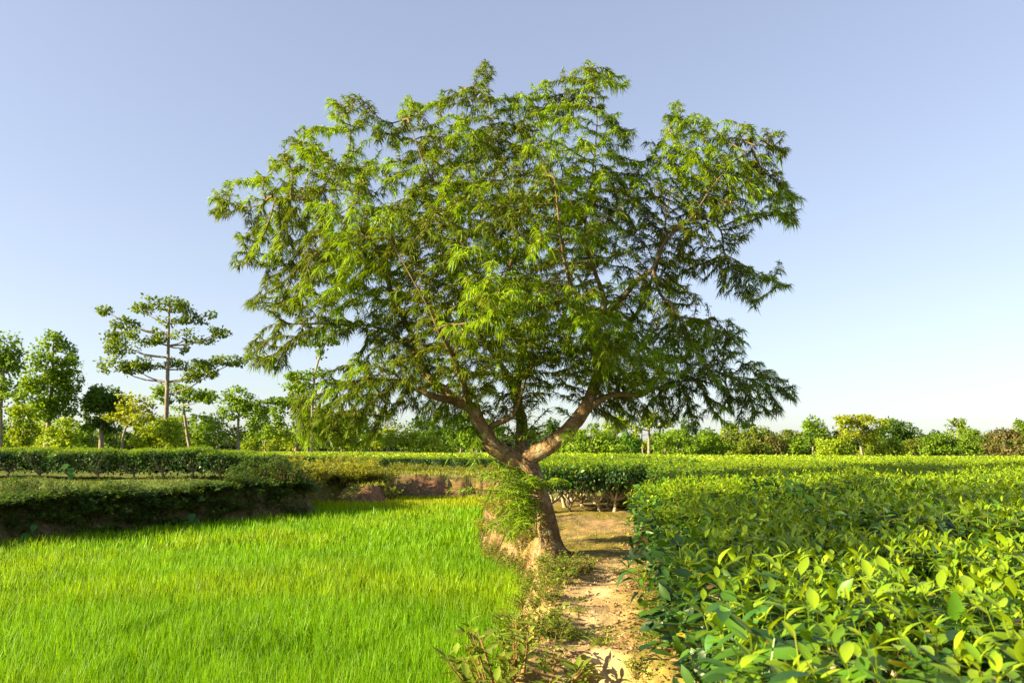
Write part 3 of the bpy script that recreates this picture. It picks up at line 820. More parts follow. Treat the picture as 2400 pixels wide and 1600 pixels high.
# hedge on top of the shaded bank
for k in range(2):
    for i in range(14):
        x = -17.0 + i * .78; Y = 19.6 + k * .85 + .04 * (i - 7)
        if x > -6.75: break
        tea_bush(hedge_crowns, x, Y + random.uniform(-.08, .08), random.uniform(.92, 1.05), random.uniform(.86, .93), 'dark-sided tea bush in the clipped hedge above the shaded bank' if k == 0 else 'tea bush in the second row of the hedge above the shaded bank', 'hedge row on the shaded bank' if k == 0 else 'second hedge row on the shaded bank', k == 0, 0, 500 + i + 30 * k)
# hedge beyond the paddy and its bare brown bank
for k in range(1):
    for i in range(16):
        x = -11.4 + i * .82; Y = 31.0 + .03 * i + random.uniform(-.2, .2)
        tea_bush(hedge_crowns, x, Y, random.uniform(.95, 1.08), random.uniform(.58, .66), 'low tea bush in the far hedge beyond the brown bank', 'far hedge beyond the paddy', False, 0, 600 + i)
for i in range(7):
    x = 1.6 + i * .85; Y = 24.0
    tea_bush(hedge_crowns, x, Y, 1.0, random.uniform(.78, .86), 'tea bush in the dark hedge behind the leggy row', 'dark hedge behind the leggy row', False, 0, 650 + i)

def tea_sheet(name, label, poly, z_of, n, size, ymix, seed, kindlabel='tea field'):
    r = np.random.default_rng(seed)
    px = np.array(poly)
    x = r.uniform(px[:, 0].min(), px[:, 0].max(), n); y = r.uniform(px[:, 1].min(), px[:, 1].max(), n)
    k = inside(x, y, poly); x, y = x[k], y[k]; n = len(x)
    P = np.column_stack([x, y, height(x, y) + z_of - r.uniform(0, .16, n) + .06 * (fbm(x * 1.2, y * 1.2, 0, seed) - .5)])
    a = r.uniform(0, 6.28, n)
    D = np.column_stack([np.cos(a), np.sin(a), r.uniform(-.2, 1.5, n)])
    C = mixc(np.tile(TEA_G, (n, 1)), TEA_Y, np.clip(ymix + r.normal(0, .3, n), 0, 1)) * r.uniform(.8, 1.2, n)[:, None]
    g = Geo(); scatter(g, LEAF_FAR, P, D, np.array((0, 0, 1.0)) + r.normal(0, .4, (n, 3)), size * r.uniform(.7, 1.3, n), C)
    o = link(name, g.mesh(name, M_tea)); tag(o, label, kindlabel, kind='stuff')
tea_sheet('tea_field', 'level sunlit tea field stretching behind the hedge on the shaded bank', [(-34, 20.6), (-7.2, 20.6), (-7.5, 24), (-11.5, 30.4), (1.5, 31.6), (3.0, 46), (-34, 46)], .60, 60000, .13, .75, 5)
tea_sheet('tea_field', 'far sunlit tea field between the leggy row and the tree line', [(1.3, 24), (7, 24.3), (8, 21.5), (26, 21.5), (40, 46), (3, 46)], .62, 52000, .16, .75, 6)

# ------------------------------------------------------------------ trees of the background
def far_tree(name, label, group, Y, base_u, base_v, lobes, trunk_px, ls, c_dark, c_lite, dens=1.0, trunk_top=None, branches=True, flat=.8, seed=0, bark=None, droop=.2, lean=None):
    """lobes: (u, v, ru, rv) in photo pixels seen at depth Y; rounded in depth"""
    r = np.random.default_rng(seed + 3000)
    k = Y / F
    b = pix(base_u, base_v, Y); gz = hz(b[0], Y); b[2] = gz - .05
    root = link(name, None, loc=b); tag(root, label, 'tree', group)
    g = Geo(); gt = Geo()
    cs = []; sub = []
    for (u, v, ru, rv) in lobes:
        dy = r.uniform(-.6, .6) * max(ru, 15) * k
        cs.append((pix(u, v, Y + dy) - b, ru * k, rv * k))
    for (c0, rx0, rz0) in list(cs):
        for q_ in range(3):
            a_ = r.uniform(0, 6.28); cs2 = c0 + np.array((math.cos(a_) * rx0 * .85, r.uniform(-.7, .7) * rx0, math.sin(a_) * rz0 * .75)); sub.append((cs2, rx0 * r.uniform(.28, .55), rz0 * r.uniform(.35, .6)))
    topc = max(cs, key=lambda q: q[0][2])
    tt = np.array(trunk_top) if trunk_top is not None else None
    end = pix(tt[0], tt[1], Y) - b if tt is not None else np.array((topc[0][0] * .6, topc[0][1] * .5, topc[0][2]))
    mid = end * .5 + np.array((r.normal(0, .1), r.normal(0, .1), 0)) if lean is None else pix(lean[0], lean[1], Y) - b
    tr = spline([np.array((0, 0, -.2)), mid, end], 14)
    tr0 = trunk_px * k * .5
    tube(gt, tr, tr0 * np.linspace(1.15, .35, 14), 8, rough=.1, seed=seed)
    if branches:
        for c, rx, rz in cs:
            i = int(np.clip(np.searchsorted(tr[:, 2], max(c[2] - .5 * np.linalg.norm(c[:2] - end[:2] * .5), .35 * end[2])), 2, 12))
            s = tr[i]
            m = s * .5 + c * .5 + np.array((0, 0, -.08 * np.linalg.norm(c - s)))
            tube(gt, spline([s, m, c], 6), np.linspace(tr0 * .42, tr0 * .12, 6), 5)
    for c, rx, rz in cs + sub:
        ry = (rx * .9 + .2)
        n = int(dens * 5.6 * (rx * ry * 2 + rx * rz * 2.5) / (ls * ls)) + 12
        v = norm(r.normal(0, 1, (n, 3))); rad = r.uniform(.25, 1.05, n) ** .5
        wob = .72 + .55 * noise(v[:, 0] * 2.6 + seed, v[:, 1] * 2.6, v[:, 2] * 2.6, seed % 50)
        P = c + v * np.array((rx, ry, rz)) * (rad * wob)[:, None]
        keep = noise(P[:, 0] / (ls * 4.5), P[:, 1] / (ls * 4.5), P[:, 2] / (ls * 3.2), 7 + seed % 40) > .36
        P, v = P[keep], v[keep]; n = len(P)
        D = v * .5 + r.normal(0, .7, (n, 3)); D[:, 2] -= droop
        Nn = np.array((0, 0, flat)) + v * .5 + r.normal(0, .4, (n, 3))
        tone = np.clip(.5 + .9 * (noise(P[:, 0] / (ls * 6), P[:, 1] / (ls * 6), P[:, 2] / (ls * 6), 13) - .5) + r.normal(0, .22, n), 0, 1)
        C = mixc(np.tile(np.array(c_dark), (n, 1)), np.array(c_lite), tone)
        scatter(g, LEAF_FAR, P, D, Nn, ls * r.uniform(.65, 1.35, n), C, 1.4)
    link('trunk', gt.mesh('trunk', bark or M_fbark, True), root)
    o = link('crown', g.mesh('crown', M_far), root); o['kind'] = 'stuff'

DK, MD, LT, YL, OL = (.035, .085, .012), (.105, .19, .012), (.20, .32, .014), (.29, .36, .016), (.18, .20, .02)
G1 = 'trees beyond the tea on the shaded bank'; G2 = 'tree line beyond the sunlit tea field'
L = [
 ('leafy_tree', 'tall leafy tree cut by the frame beside the oval tree', 46, 4, 1052, [(8,815,42,38),(30,845,26,24),(-15,850,45,35),(-5,920,42,32),(28,940,28,26),(0,965,40,20)], 9, .22, MD, LT, {}),
 ('oval_tree', 'tall oval-crowned tree with a dark straight trunk', 50, 106, 1054, [(125,800,30,22),(150,825,28,25),(108,838,42,30),(145,860,42,36),(85,880,42,30),(165,895,32,32),(125,920,52,36),(98,958,44,22),(150,950,34,24)], 11, .22, MD, LT, {}),
 ('young_tree', 'small light green tree between the oval tree and its tall neighbour', 44, 49, 1054, [(48,970,32,20),(35,1000,28,18),(65,1005,28,18),(48,1025,30,14)], 5, .2, MD, YL, {}),
 ('young_tree', 'yellow-green bushy young tree at the foot of the oval tree', 42, 137, 1056, [(135,1010,28,14),(155,1000,30,18),(120,1025,20,14),(175,1020,18,16),(150,1035,30,12)], 4, .18, LT, YL, {}),
 ('dense_tree', 'dark dense round-crowned tree on a pale twin trunk', 52, 241, 1056, [(250,922,34,20),(228,945,36,26),(270,950,26,28),(240,970,46,30),(208,985,24,24),(262,990,26,22)], 12, .2, DK, MD, dict(dens=1.5)),
 ('slender_tree', 'slender pale-trunked tree curving up beside the dark dense tree', 46, 286, 1057, [(330,945,24,14),(300,958,26,12),(345,968,16,18),(292,925,14,14),(318,985,24,12),(262,975,20,10)], 6, .2, OL, YL, dict(trunk_top=(328, 955), lean=(292, 1010), dens=.8)),
 ('pagoda_tree', 'tallest background tree with a straight pale trunk and tiered branches', 55, 388, 1060, [(398,712,46,18),(332,725,26,13),(245,727,18,8),(298,757,32,13),(394,750,18,16),(448,746,32,11),(493,737,15,7),(257,791,22,15),(290,810,36,19),(352,788,46,16),(448,788,42,14),(514,779,26,10),(427,815,14,11),(265,857,36,20),(315,862,33,11),(365,850,44,13),(448,857,44,13),(497,873,14,9),(538,843,40,10),(570,838,14,8),(452,884,26,10)], 11, .24, (.075, .13, .014), (.19, .27, .02), dict(trunk_top=(397, 705), lean=(393, 880), dens=.8)),
 ('layered_tree', 'spreading layered tree just behind the tiered tree', 62, 452, 1060, [(405,912,42,13),(450,925,42,14),(485,932,26,11),(464,985,26,15),(435,950,22,12),(375,935,26,10),(475,1010,22,14)], 8, .24, MD, LT, {}),
 ('leafy_bush_tree', 'low light green bushy tree at the foot of the tiered tree', 48, 400, 1060, [(350,1015,32,22),(385,1005,34,22),(418,1020,28,24),(330,1035,24,14),(400,1040,36,14)], 5, .2, LT, YL, {}),
 ('open_tree', 'open-crowned light green tree standing alone right of the tiered tree', 50, 560, 1062, [(560,926,34,16),(585,940,28,18),(535,950,26,20),(600,965,26,18),(555,965,32,18),(525,1010,34,18),(590,1010,24,20),(560,1020,26,18),(648,940,26,6)], 8, .2, MD, LT, dict(dens=.85)),
 ('rounded_tree', 'rounded leafy tree half hidden by the drooping boughs', 60, 690, 1064, [(660,960,36,28),(705,950,40,30),(740,985,44,30),(650,1005,30,24),(700,1010,44,24),(780,1010,40,24)], 9, .24, MD, LT, {}),
 ('lanky_tree', 'lanky tall tree with a thin forked stem seen through the boughs', 54, 730, 1066, [(705,880,34,9),(745,872,28,9),(770,785,30,20),(735,800,26,14),(795,760,24,14),(690,905,30,9),(760,830,18,9)], 7, .22, MD, LT, dict(trunk_top=(778, 770), lean=(738, 880), dens=.8)),
 ('young_tree', 'light green tree on a pale straight trunk beside the bamboo', 58, 840, 1068, [(840,990,34,16),(815,1015,28,16),(865,1015,28,16),(840,1035,30,12)], 6, .22, MD, LT, {}),
 ('young_tree', 'yellow-green umbrella-shaped tree in front of the bamboo', 62, 948, 1070, [(945,1020,34,13),(925,1035,26,11),(970,1035,24,11),(1000,1030,26,12)], 4, .22, LT, YL, {}),
 ('bamboo_clump', 'dark feathery bamboo clump rising behind the paddy', 110, 1000, 1072, [(965,1005,20,22),(990,1000,18,24),(1015,1010,22,24),(1040,1018,22,22),(1065,1020,20,24),(985,1040,40,20),(1040,1045,40,20)], 4, .4, DK, MD, dict(droop=.8)),
 ('young_tree', 'small round light tree low before the bamboo', 60, 1020, 1072, [(1020,1052,18,11),(1005,1056,14,8),(1038,1055,16,9)], 3, .2, LT, YL, {}),
 ('young_tree', 'leafy tree on a dark leaning trunk behind the fork of the big tree', 48, 1128, 1085, [(1130,1000,32,14),(1105,1020,30,14),(1160,1015,28,16),(1140,1040,26,10)], 7, .2, MD, LT, {}),
 ('bushy_tree', 'bushy yellow-green tree low behind the open-crowned tree', 66, 630, 1062, [(615,1035,26,16),(645,1040,24,15),(590,1045,24,12)], 4, .24, MD, YL, {}),
]
for i, (nm, lab, Y, bu, bv, lob, tp, ls, cd, cl, kw) in enumerate(L):
    far_tree(nm, lab, G1, Y, bu, bv, lob, tp, ls, cd, cl, seed=i * 7 + 1, **kw)
R = [
 ('broad_tree', 'broad flat-topped tree right of the forked trunk', 80, 1392, [(1392,1018,44,11),(1362,1032,28,12),(1422,1035,28,13),(1390,1045,56,14),(1360,1065,36,12),(1420,1066,36,12)], 8, .3, MD, LT, {}),
 ('columnar_tree', 'bright green columnar tree wrapped thickly in leaves', 85, 1475, [(1478,1030,22,17),(1474,1052,25,20),(1470,1075,28,16)], 9, .24, (.06, .15, .012), (.13, .29, .014), dict(dens=1.8, branches=False)),
 ('tall_slim_tree', 'tall tree with a bare pale trunk under the low boughs', 70, 1521, [(1500,983,36,11),(1545,988,34,11),(1521,972,30,11),(1480,992,20,8)], 8, .28, MD, YL, dict(trunk_top=(1521, 975), lean=(1521, 1030), dens=.7)),
 ('slim_tree', 'slim pale-stemmed tree with feathery crown beside the tall trunk', 95, 1559, [(1558,1020,28,12),(1545,1038,26,14),(1572,1045,24,13)], 4, .32, MD, LT, {}),
 ('layered_tree', 'pale layered tree between the slim tree and the round tree', 105, 1588, [(1588,1018,28,10),(1580,1035,34,11),(1600,1052,34,12),(1575,1064,34,10)], 5, .34, MD, LT, {}),
 ('round_tree', 'rounded mid-green tree with a flattish top', 110, 1660, [(1655,1020,28,11),(1640,1038,28,14),(1680,1042,32,16),(1658,1058,44,14)], 7, .36, MD, LT, {}),
 ('dark_tree', 'dark compact tree leaning on the round one', 125, 1716, [(1712,1026,24,14),(1725,1045,24,17),(1705,1055,24,14)], 6, .4, DK, OL, {}),
 ('bushy_tree', 'olive bushy tree below the high domed crown', 115, 1765, [(1750,1048,32,16),(1780,1052,34,14),(1730,1062,30,11)], 5, .36, MD, OL, {}),
 ('domed_tree', 'domed olive tree standing above its neighbours', 130, 1782, [(1780,1012,26,13),(1762,1024,22,13),(1800,1028,24,14)], 6, .4, MD, OL, {}),
 ('brown_tree', 'brownish narrow tree beside the domed tree', 125, 1815, [(1812,1032,18,16),(1820,1050,22,18)], 5, .38, (.07, .08, .02), (.17, .16, .04), {}),
 ('palm_grove', 'grove of small feathery palms in a gap of the tree line', 130, 1862, [(1850,1036,16,8),(1875,1034,18,8),(1862,1048,26,13),(1890,1050,16,12)], 3, .4, MD, LT, dict(droop=.8)),
 ('dark_tree', 'dark upright tree next to the small palms', 125, 1906, [(1908,1030,17,15),(1898,1046,18,16),(1918,1050,16,16)], 5, .38, DK, MD, {}),
 ('bushy_tree', 'low yellow-green bushy tree left of the spreading tree', 110, 1955, [(1940,1045,28,16),(1972,1048,28,18),(1950,1064,42,13)], 5, .34, LT, YL, {}),
 ('spreading_tree', 'high spreading tree with pale branching limbs above the tree line', 118, 2022, [(2002,980,42,8),(1985,992,26,8),(2030,990,34,10),(2005,1006,40,10),(2048,1005,22,10),(1990,1022,24,8),(2040,1024,26,9)], 6, .36, OL, YL, dict(dens=.8)),
 ('dark_tree', 'big dark crowded tree behind the spreading one', 140, 2098, [(2090,998,30,16),(2115,1010,28,20),(2080,1022,32,20),(2125,1035,26,20),(2100,1050,44,18)], 8, .42, DK, MD, {}),
 ('leaning_tree', 'leafy mid-green tree in front of the dark crowded one', 120, 2065, [(2060,1040,34,17),(2085,1056,36,16),(2040,1060,30,12)], 6, .36, MD, YL, {}),
 ('bushy_tree', 'olive bushy tree right of the dark crowded one', 125, 2145, [(2140,1042,20,14),(2155,1056,24,14)], 5, .38, MD, OL, {}),
 ('round_tree', 'dark rounded tree with a light skirt of leaves', 115, 2207, [(2195,1028,24,12),(2220,1032,24,14),(2205,1052,42,15),(2180,1060,24,12)], 6, .36, DK, LT, {}),
 ('slim_tree', 'slim tree with a small flat top above its neighbours', 125, 2268, [(2268,1010,22,6),(2262,1022,14,8),(2265,1045,24,18),(2280,1060,26,14)], 5, .36, MD, LT, {}),
 ('brown_tree', 'reddish-brown leaved tree at the end of the tree line', 112, 2358, [(2350,1016,30,12),(2370,1028,28,14),(2340,1042,30,16),(2375,1056,34,18),(2345,1066,34,14)], 7, .36, (.09, .08, .025), (.20, .18, .05), {}),
 ('bushy_tree', 'bushy green tree between the slim tree and the brown one', 128, 2310, [(2310,1050,22,14),(2320,1062,26,14)], 5, .38, MD, LT, {}),
 ('bushy_tree', 'green tree past the brown one', 118, 2430, [(2425,1035,30,20),(2440,1055,36,18)], 6, .36, MD, LT, {}),
 ('bushy_tree', 'low leafy tree beneath the right-hand limb of the big tree', 90, 1320, [(1300,1050,30,12),(1335,1048,28,13),(1318,1066,40,12)], 5, .3, MD, LT, {}),
]
for i, (nm, lab, Y, bu, lob, tp, ls, cd, cl, kw) in enumerate(R):
    far_tree(nm, lab, G2, Y, bu, 1070, lob, tp, ls, cd, cl, seed=i * 11 + 200, **kw)

# further trees filling the belt
rf = random.Random(12)
for i in range(30):
    u = 1300 + i * 39 + rf.uniform(-14, 14); vt = (985 + 50 * rf.random()) if i % 4 else 972 + 18 * rf.random(); w = rf.uniform(14, 30); Y = rf.uniform(140, 165)
    lob = [(u + rf.uniform(-6, 6), vt + 10, w * .7, 11), (u - w * .5, vt + 24, w * .7, 13), (u + w * .5, vt + 26, w * .7, 13), (u, vt + 40, w, 16)]
    cd, cl = rf.choice([(MD, LT), (MD, OL), (DK, MD), (LT, YL), (MD, YL)])
    far_tree('belt_tree', 'far leafy tree filling a gap in the belt beyond the tea', 'trees filling the far belt', Y, u, 1072, lob, 4, .5, cd, cl, dens=.8, seed=700 + i)
for i in range(24):
    u = -30 + i * 50 + rf.uniform(-18, 18); vt = rf.uniform(955, 1015); w = rf.uniform(24, 40); Y = rf.uniform(75, 105)
    h = 1050 - vt
    lob = [(u + rf.uniform(-6, 6), vt + .14 * h, w * .65, .15 * h), (u - w * .5, vt + .36 * h, w * .7, .18 * h), (u + w * .5, vt + .42 * h, w * .7, .18 * h), (u, vt + .62 * h, w * .9, .18 * h), (u + rf.uniform(-15, 15), vt + .85 * h, w * .8, .15 * h)]
    cd, cl = rf.choice([(MD, LT), (MD, LT), (DK, MD), (LT, YL), (MD, YL)])
    far_tree('belt_tree', 'leafy tree standing behind the tiered tree and its neighbours', 'trees behind the tiered tree', Y, u, 1066, lob, 5, .34, cd, cl, dens=.7, seed=760 + i)

def far_wood(name, label, Y, u0, u1, vtop, vbot, n, ls, cd, cl, seed):
    r = np.random.default_rng(seed)
    u = r.uniform(u0, u1, n)
    tops = vtop + 26 * (noise(u / 38.0, u * 0, 0, seed) - .5) + 12 * (noise(u / 11.0, u * 0, 0, seed + 1) - .5)
    v = vbot + (tops - vbot) * r.uniform(0, 1, n) ** .7
    yy = Y + r.uniform(-1, 1, n) * Y * .07
    P = np.stack([pix(a, b, c_) for a, b, c_ in zip(u, v, yy)])
    tone = np.clip(noise(P[:, 0] / 2.0, P[:, 1] / 2.0, P[:, 2] / 1.4, seed) * 1.4 - .2 + r.normal(0, .2, n), 0, 1)
    g = Geo(); scatter(g, LEAF_FAR, P, rdir(n), np.array((0, 0, .6)) + r.normal(0, .6, (n, 3)), ls * r.uniform(.6, 1.4, n), mixc(np.tile(np.array(cd), (n, 1)), np.array(cl), tone), 1.3)
    o = link(name, g.mesh(name, M_far)); tag(o, label, 'wood', kind='stuff')
far_wood('distant_wood', 'dark distant wood closing the view behind the nearer trees', 170, -250, 1330, 1024, 1066, 34000, .8, (.03, .055, .02), (.07, .10, .03), 3)
far_wood('distant_wood', 'distant mixed wood filling the gaps of the tree line', 155, 1290, 2700, 1030, 1080, 38000, .7, (.05, .10, .016), (.15, .21, .025), 4)

# ------------------------------------------------------------------ shrubs, weeds and ground cover
def shrub_mesh(seed, n, H, R, tpl, ls, cd, cl, wid=1.0, stems_n=12, upright=.6, stemc=(.2, .13, .06)):
    r = np.random.default_rng(seed)
    g = Geo(); gs = Geo()
    per = max(4, n // stems_n)
    for k in range(stems_n):
        a = r.uniform(0, 6.28); rr = R * math.sqrt(r.uniform(0, 1)); h = H * r.uniform(.55, 1.1) * (1 - .35 * (rr / R) ** 2)
        b = np.array((math.cos(a) * rr * .35, math.sin(a) * rr * .35, -.03)); e = np.array((math.cos(a) * rr, math.sin(a) * rr, h))
        c_ = spline([b, b * .45 + e * .55 + np.array((0, 0, h * .12)), e], 8)
        tube(gs, c_, np.linspace(.006, .002, 8) * (H / .5) ** .5, 4, stemc)
        t = r.uniform(.15, 1.02, per)
        P = np.stack([np.interp(t * 7, np.arange(8), c_[:, q]) for q in range(3)], 1) + r.normal(0, .012, (per, 3))
        th = np.arange(per) * 2.4 + r.normal(0, .4, per)
        D = np.column_stack([np.cos(th), np.sin(th), upright + r.normal(0, .35, per)])
        C = mixc(np.tile(np.array(cd), (per, 1)), np.array(cl), np.clip(t * .8 + r.normal(0, .3, per), 0, 1))
        scatter(g, tpl, P, D, np.column_stack([-np.cos(th) * .4, -np.sin(th) * .4, np.ones(per)]) + r.normal(0, .25, (per, 3)), ls * r.uniform(.6, 1.25, per), C, wid)
    return g.mesh('shrub_leaves', M_shrub), gs.mesh('shrub_stems', M_litter, True)

SH = {
 'weed': [shrub_mesh(10 + i, 420, .52, .34, LEAF_MID, .085, (.10, .13, .02), (.22, .30, .03), .85, 26, .55, (.22, .11, .05)) for i in range(2)],
 'herb': [shrub_mesh(20 + i, 220, .22, .28, LEAF_LO, .05, (.07, .13, .016), (.20, .29, .02), 1.2, 18, .4, (.22, .14, .06)) for i in range(3)],
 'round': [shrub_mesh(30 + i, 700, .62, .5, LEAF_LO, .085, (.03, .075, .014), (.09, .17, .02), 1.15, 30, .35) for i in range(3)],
 'yellow': [shrub_mesh(40 + i, 600, .55, .55, LEAF_LO, .085, (.15, .20, .018), (.36, .38, .03), 1.15, 30, .5) for i in range(3)],
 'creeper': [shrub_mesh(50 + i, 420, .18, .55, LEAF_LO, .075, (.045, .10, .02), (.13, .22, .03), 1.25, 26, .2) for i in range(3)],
}
def shrub(kind, name, label, cat, group, x, y, s, seed, z=None, sz=None):
    r = random.Random(seed)
    lv, sm = SH[kind][seed % len(SH[kind])]
    root = link(name, None, loc=(x, y, hz(x, y) if z is None else z), rz=r.uniform(0, 6.28), sc=(s, s, sz or s)); tag(root, label, cat, group)
    o = link('leaves', lv, root); o['kind'] = 'stuff'
    link('stems', sm, root)

p = gpix(1250, 1560, .45)
shrub('weed', 'weed_bush', 'red-stemmed leafy weed bush at the step in the path', 'weed', None, .03, 4.45, 1.25, 0, z=.18)
shrub('weed', 'weed_bush', 'smaller red-stemmed weed growing behind the bush by the step', 'weed', None, .12, 5.1, .9, 1, z=.32)
for i, (u, v, s) in enumerate([(1345,1352,.9),(1320,1362,.8),(1370,1345,.7),(1300,1385,.9),(1275,1400,.8),(1255,1410,.9),(1240,1385,.8),(1290,1420,.7),(1240,1345,.8),(1225,1440,.7),(1262,1440,.7),(1220,1310,.8),(1300,1350,.8),(1335,1330,.7),(1280,1360,.9),(1310,1400,.8),(1290,1450,.8),(1270,1470,.8),(1300,1490,.6),(1500,1400,.7),(1520,1440,.8),(1545,1480,.8),(1490,1360,.6),(1560,1520,.7),(1475,1330,.6),(1590,1560,.8),(1560,1570,.7),(1530,1540,.6),(1300,1520,.7),(1285,1560,.8),(1315,1590,.7),(1270,1510,.7),(1500,1590,.6),(1450,1350,.5),(1290,1335,.7)]):
    p = gpix(u, v, .55)
    shrub('herb', 'wayside_herb', 'low leafy herb on the path verge below the big tree', 'herb', 'herbs on the path verge', p[0], p[1], s * .85, i)
for i, (u, v, s) in enumerate([(1150,1215,.75),(1172,1235,.7),(1200,1215,.8),(1140,1195,.7),(1195,1250,.55),(1232,1225,.6),(1128,1225,.6),(1135,1250,.5),(1160,1262,.5),(1185,1275,.5),(1215,1262,.5),(1155,1185,.7),(1180,1195,.7),(1225,1195,.6),(1210,1290,.45)]):
    p = gpix(u, v, .5); p[0] += .12
    shrub('yellow', 'bank_shrub', 'sunlit yellow-green shrub on the bank left of the leaning trunk', 'shrub', 'shrubs on the bank by the trunk', p[0], p[1], s * .95, i)
rr = random.Random(5)
for i, (u, v, s) in enumerate([(1138,1246,.8),(1150,1262,.8),(1165,1274,.9),(1180,1284,.8),(1196,1292,.9),(1212,1300,.8),(1226,1315,.8),(1155,1240,.9),(1178,1258,.9),(1200,1272,.8),(1222,1285,.8),(1235,1330,.8)]):
    p = gpix(u, v, .36)
    shrub('herb', 'bank_herb', 'leafy herb on the earth bank between the trunk and the rice', 'herb', 'herbs on the bank face by the trunk', p[0], p[1], s, i, z=max(.16, min(.42, hz(p[0], p[1]))))
# shaded left bank: creepers and shrubs down its face, taller ones at its nose
for i in range(150):
    t = (i % 75) / 74.0
    a = np.array(gpix(-60 + t * 790, 1258 - t * 70, RT)[:2])
    nrm = np.array((-.6, .8)); off = rr.uniform(.22, .62) if i % 5 else rr.uniform(.5, .9)
    q = a + nrm * off
    kind = rr.choice(['creeper'] * 7 + ['round'])
    shrub(kind, 'bank_creeper' if kind == 'creeper' else 'bank_shrub', 'trailing creeper hanging on the shaded paddy bank' if kind == 'creeper' else 'dark green shrub on the shaded paddy bank', 'creeper' if kind == 'creeper' else 'shrub', 'plants on the shaded bank', q[0], q[1], rr.uniform(.6, 1.05) * (.6 if kind == 'round' else 1), i)
for i, (u, v, Y, s) in enumerate([(640,1160,18.9,1.1),(672,1165,18.6,1.1),(700,1168,18.4,.95),(600,1155,19.0,1.0),(560,1158,18.2,.8),(620,1140,19.8,.9),(655,1140,20,1.0),(690,1150,19.4,.9),(310,1165,16.2,.6),(30,1170,14.6,.7),(60,1175,14.4,.6)]):
    p = pix(u, v, Y)
    shrub('round', 'bank_shrub', 'bushy shrub crowding the nose of the shaded bank' if i < 8 else 'bushy shrub on the lip of the shaded bank', 'shrub', 'shrubs at the nose of the bank' if i < 8 else 'shrubs on the lip of the bank', p[0], Y, s, i)
# sunlit mound and shrubs between bank and far hedge
k = 0
for i in range(70):
    u = rr.uniform(590, 910); Y = rr.uniform(21.5, 30)
    p = pix(u, 1100, Y)
    if bool(inside(np.array([p[0]]), np.array([Y]), PADDY)[0]): continue
    shrub('yellow', 'sunlit_shrub', 'yellow-green shrub on the sunlit mound beyond the paddy', 'shrub', 'shrubs on the sunlit mound', p[0], Y, rr.uniform(.7, 1.3), i)
for i in range(22):
    u = 742 + i * 8; v = 1157 if i < 20 else 1150
    p = gpix(u, v, RT)
    shrub('yellow', 'sunlit_shrub', 'yellow-green shrub at the foot of the sunlit mound by the rice', 'shrub', 'shrubs at the foot of the mound', p[0], p[1] + rr.uniform(.04, .5), rr.uniform(.55, .95), i)
for i in range(16):
    u = 905 + i * 18 + rr.uniform(-8, 8)
    Y = rr.uniform(28.3, 30.2); p = pix(u, 1100, Y)
    shrub('yellow', 'sunlit_shrub', 'small yellow-green shrub before the far hedge above the brown bank', 'shrub', 'shrubs above the brown bank', p[0], Y, rr.uniform(.35, .7), i)

# arum plants with big heart leaves on the shaded bank
def heart_leaf():
    t = np.linspace(0, 1, 7)
    w = np.interp(t, (0, .15, .3, .55, .8, 1), (.22, .36, .40, .32, .16, 0))
    V, Q, T = [], [], []
    for j in range(7):
        z = -.35 * t[j] ** 2
        V += [(-w[j], t[j] - (.12 if j == 0 else 0), z + .08 * w[j]), (0, t[j], z), (w[j], t[j] - (.12 if j == 0 else 0), z + .08 * w[j])]
    for j in range(6):
        a = 3 * j
        if j == 5: T += [(a, a + 1, a + 4), (a + 1, a + 2, a + 4)]
        else: Q += [(a, a + 1, a + 4, a + 3), (a + 1, a + 2, a + 5, a + 4)]
    g = Geo(); g.add(np.array(V), Q, T, (.05, .15, .02)); return g.mesh('arum_leaf', M_shrub, True)
HEART = heart_leaf()
for i, (u, v, Y, n, lab) in enumerate([(455,1195,16.1,7,'large-leaved arum plant low on the shaded bank'),(100,1185,13.55,4,'dark large-leaved arum plant near the end of the shaded bank'),(165,1112,18.7,3,'small arum plant at the foot of the hedge')]):
    p = pix(u, v, Y)
    z0 = hz(p[0], Y)
    root = link('arum_plant', None, loc=(p[0], Y, z0)); tag(root, lab, 'arum')
    gs = Geo()
    for k in range(n):
        a = rr.uniform(-2.6, -.5); h = rr.uniform(.18, .5); o_ = rr.uniform(.08, .35)
        e = np.array((math.cos(a) * o_, math.sin(a) * o_, h))
        tube(gs, spline([(0, 0, -.03), e * .5 + np.array((0, 0, h * .2)), e], 6), np.linspace(.012, .006, 6), 5, (.1, .2, .04))
        o = link('leaf', HEART, root, e); o.rotation_mode = 'QUATERNION'
        o.rotation_quaternion = Vector((math.cos(a) * .8, math.sin(a) * .8, -.5)).to_track_quat('Y', 'Z'); s = rr.uniform(.15, .24); o.scale = (s, s, s)
    link('stalks', gs.mesh('stalks', M_shrub, True), root)

# grass: short cover on banks and verges, straw on the bank by the trunk
def grass_cover(name, label, n, poly, hmin, hmax, w, cd, cl, seed, thr=.45, cat='grass', droop=.3):
    r = np.random.default_rng(seed)
    px = np.array(poly)
    x = r.uniform(px[:, 0].min(), px[:, 0].max(), n); y = r.uniform(px[:, 1].min(), px[:, 1].max(), n)
    k = inside(x, y, poly) & ~inside(x, y, PADDY) & (seg_dist(x, y, PATH, False) > .22) & (fbm(x * 1.6, y * 1.6, 0, seed) > thr)
    x, y = x[k], y[k]; m = len(x)
    P = np.column_stack([x, y, height(x, y) - .01]); D = r.normal(0, .5, (m, 3)); D[:, 2] = 1
    C = mixc(np.tile(np.array(cd), (m, 1)), np.array(cl), np.clip(r.uniform(-.2, 1.2, m), 0, 1))
    g = Geo(); ribbons(g, P, D, r.uniform(hmin, hmax, m), w * r.uniform(.7, 1.4, m), droop, C, seg=2, prof=(.9, .8, .1))
    o = link(name, g.mesh(name, M_shrub)); tag(o, label, cat, kind='stuff')
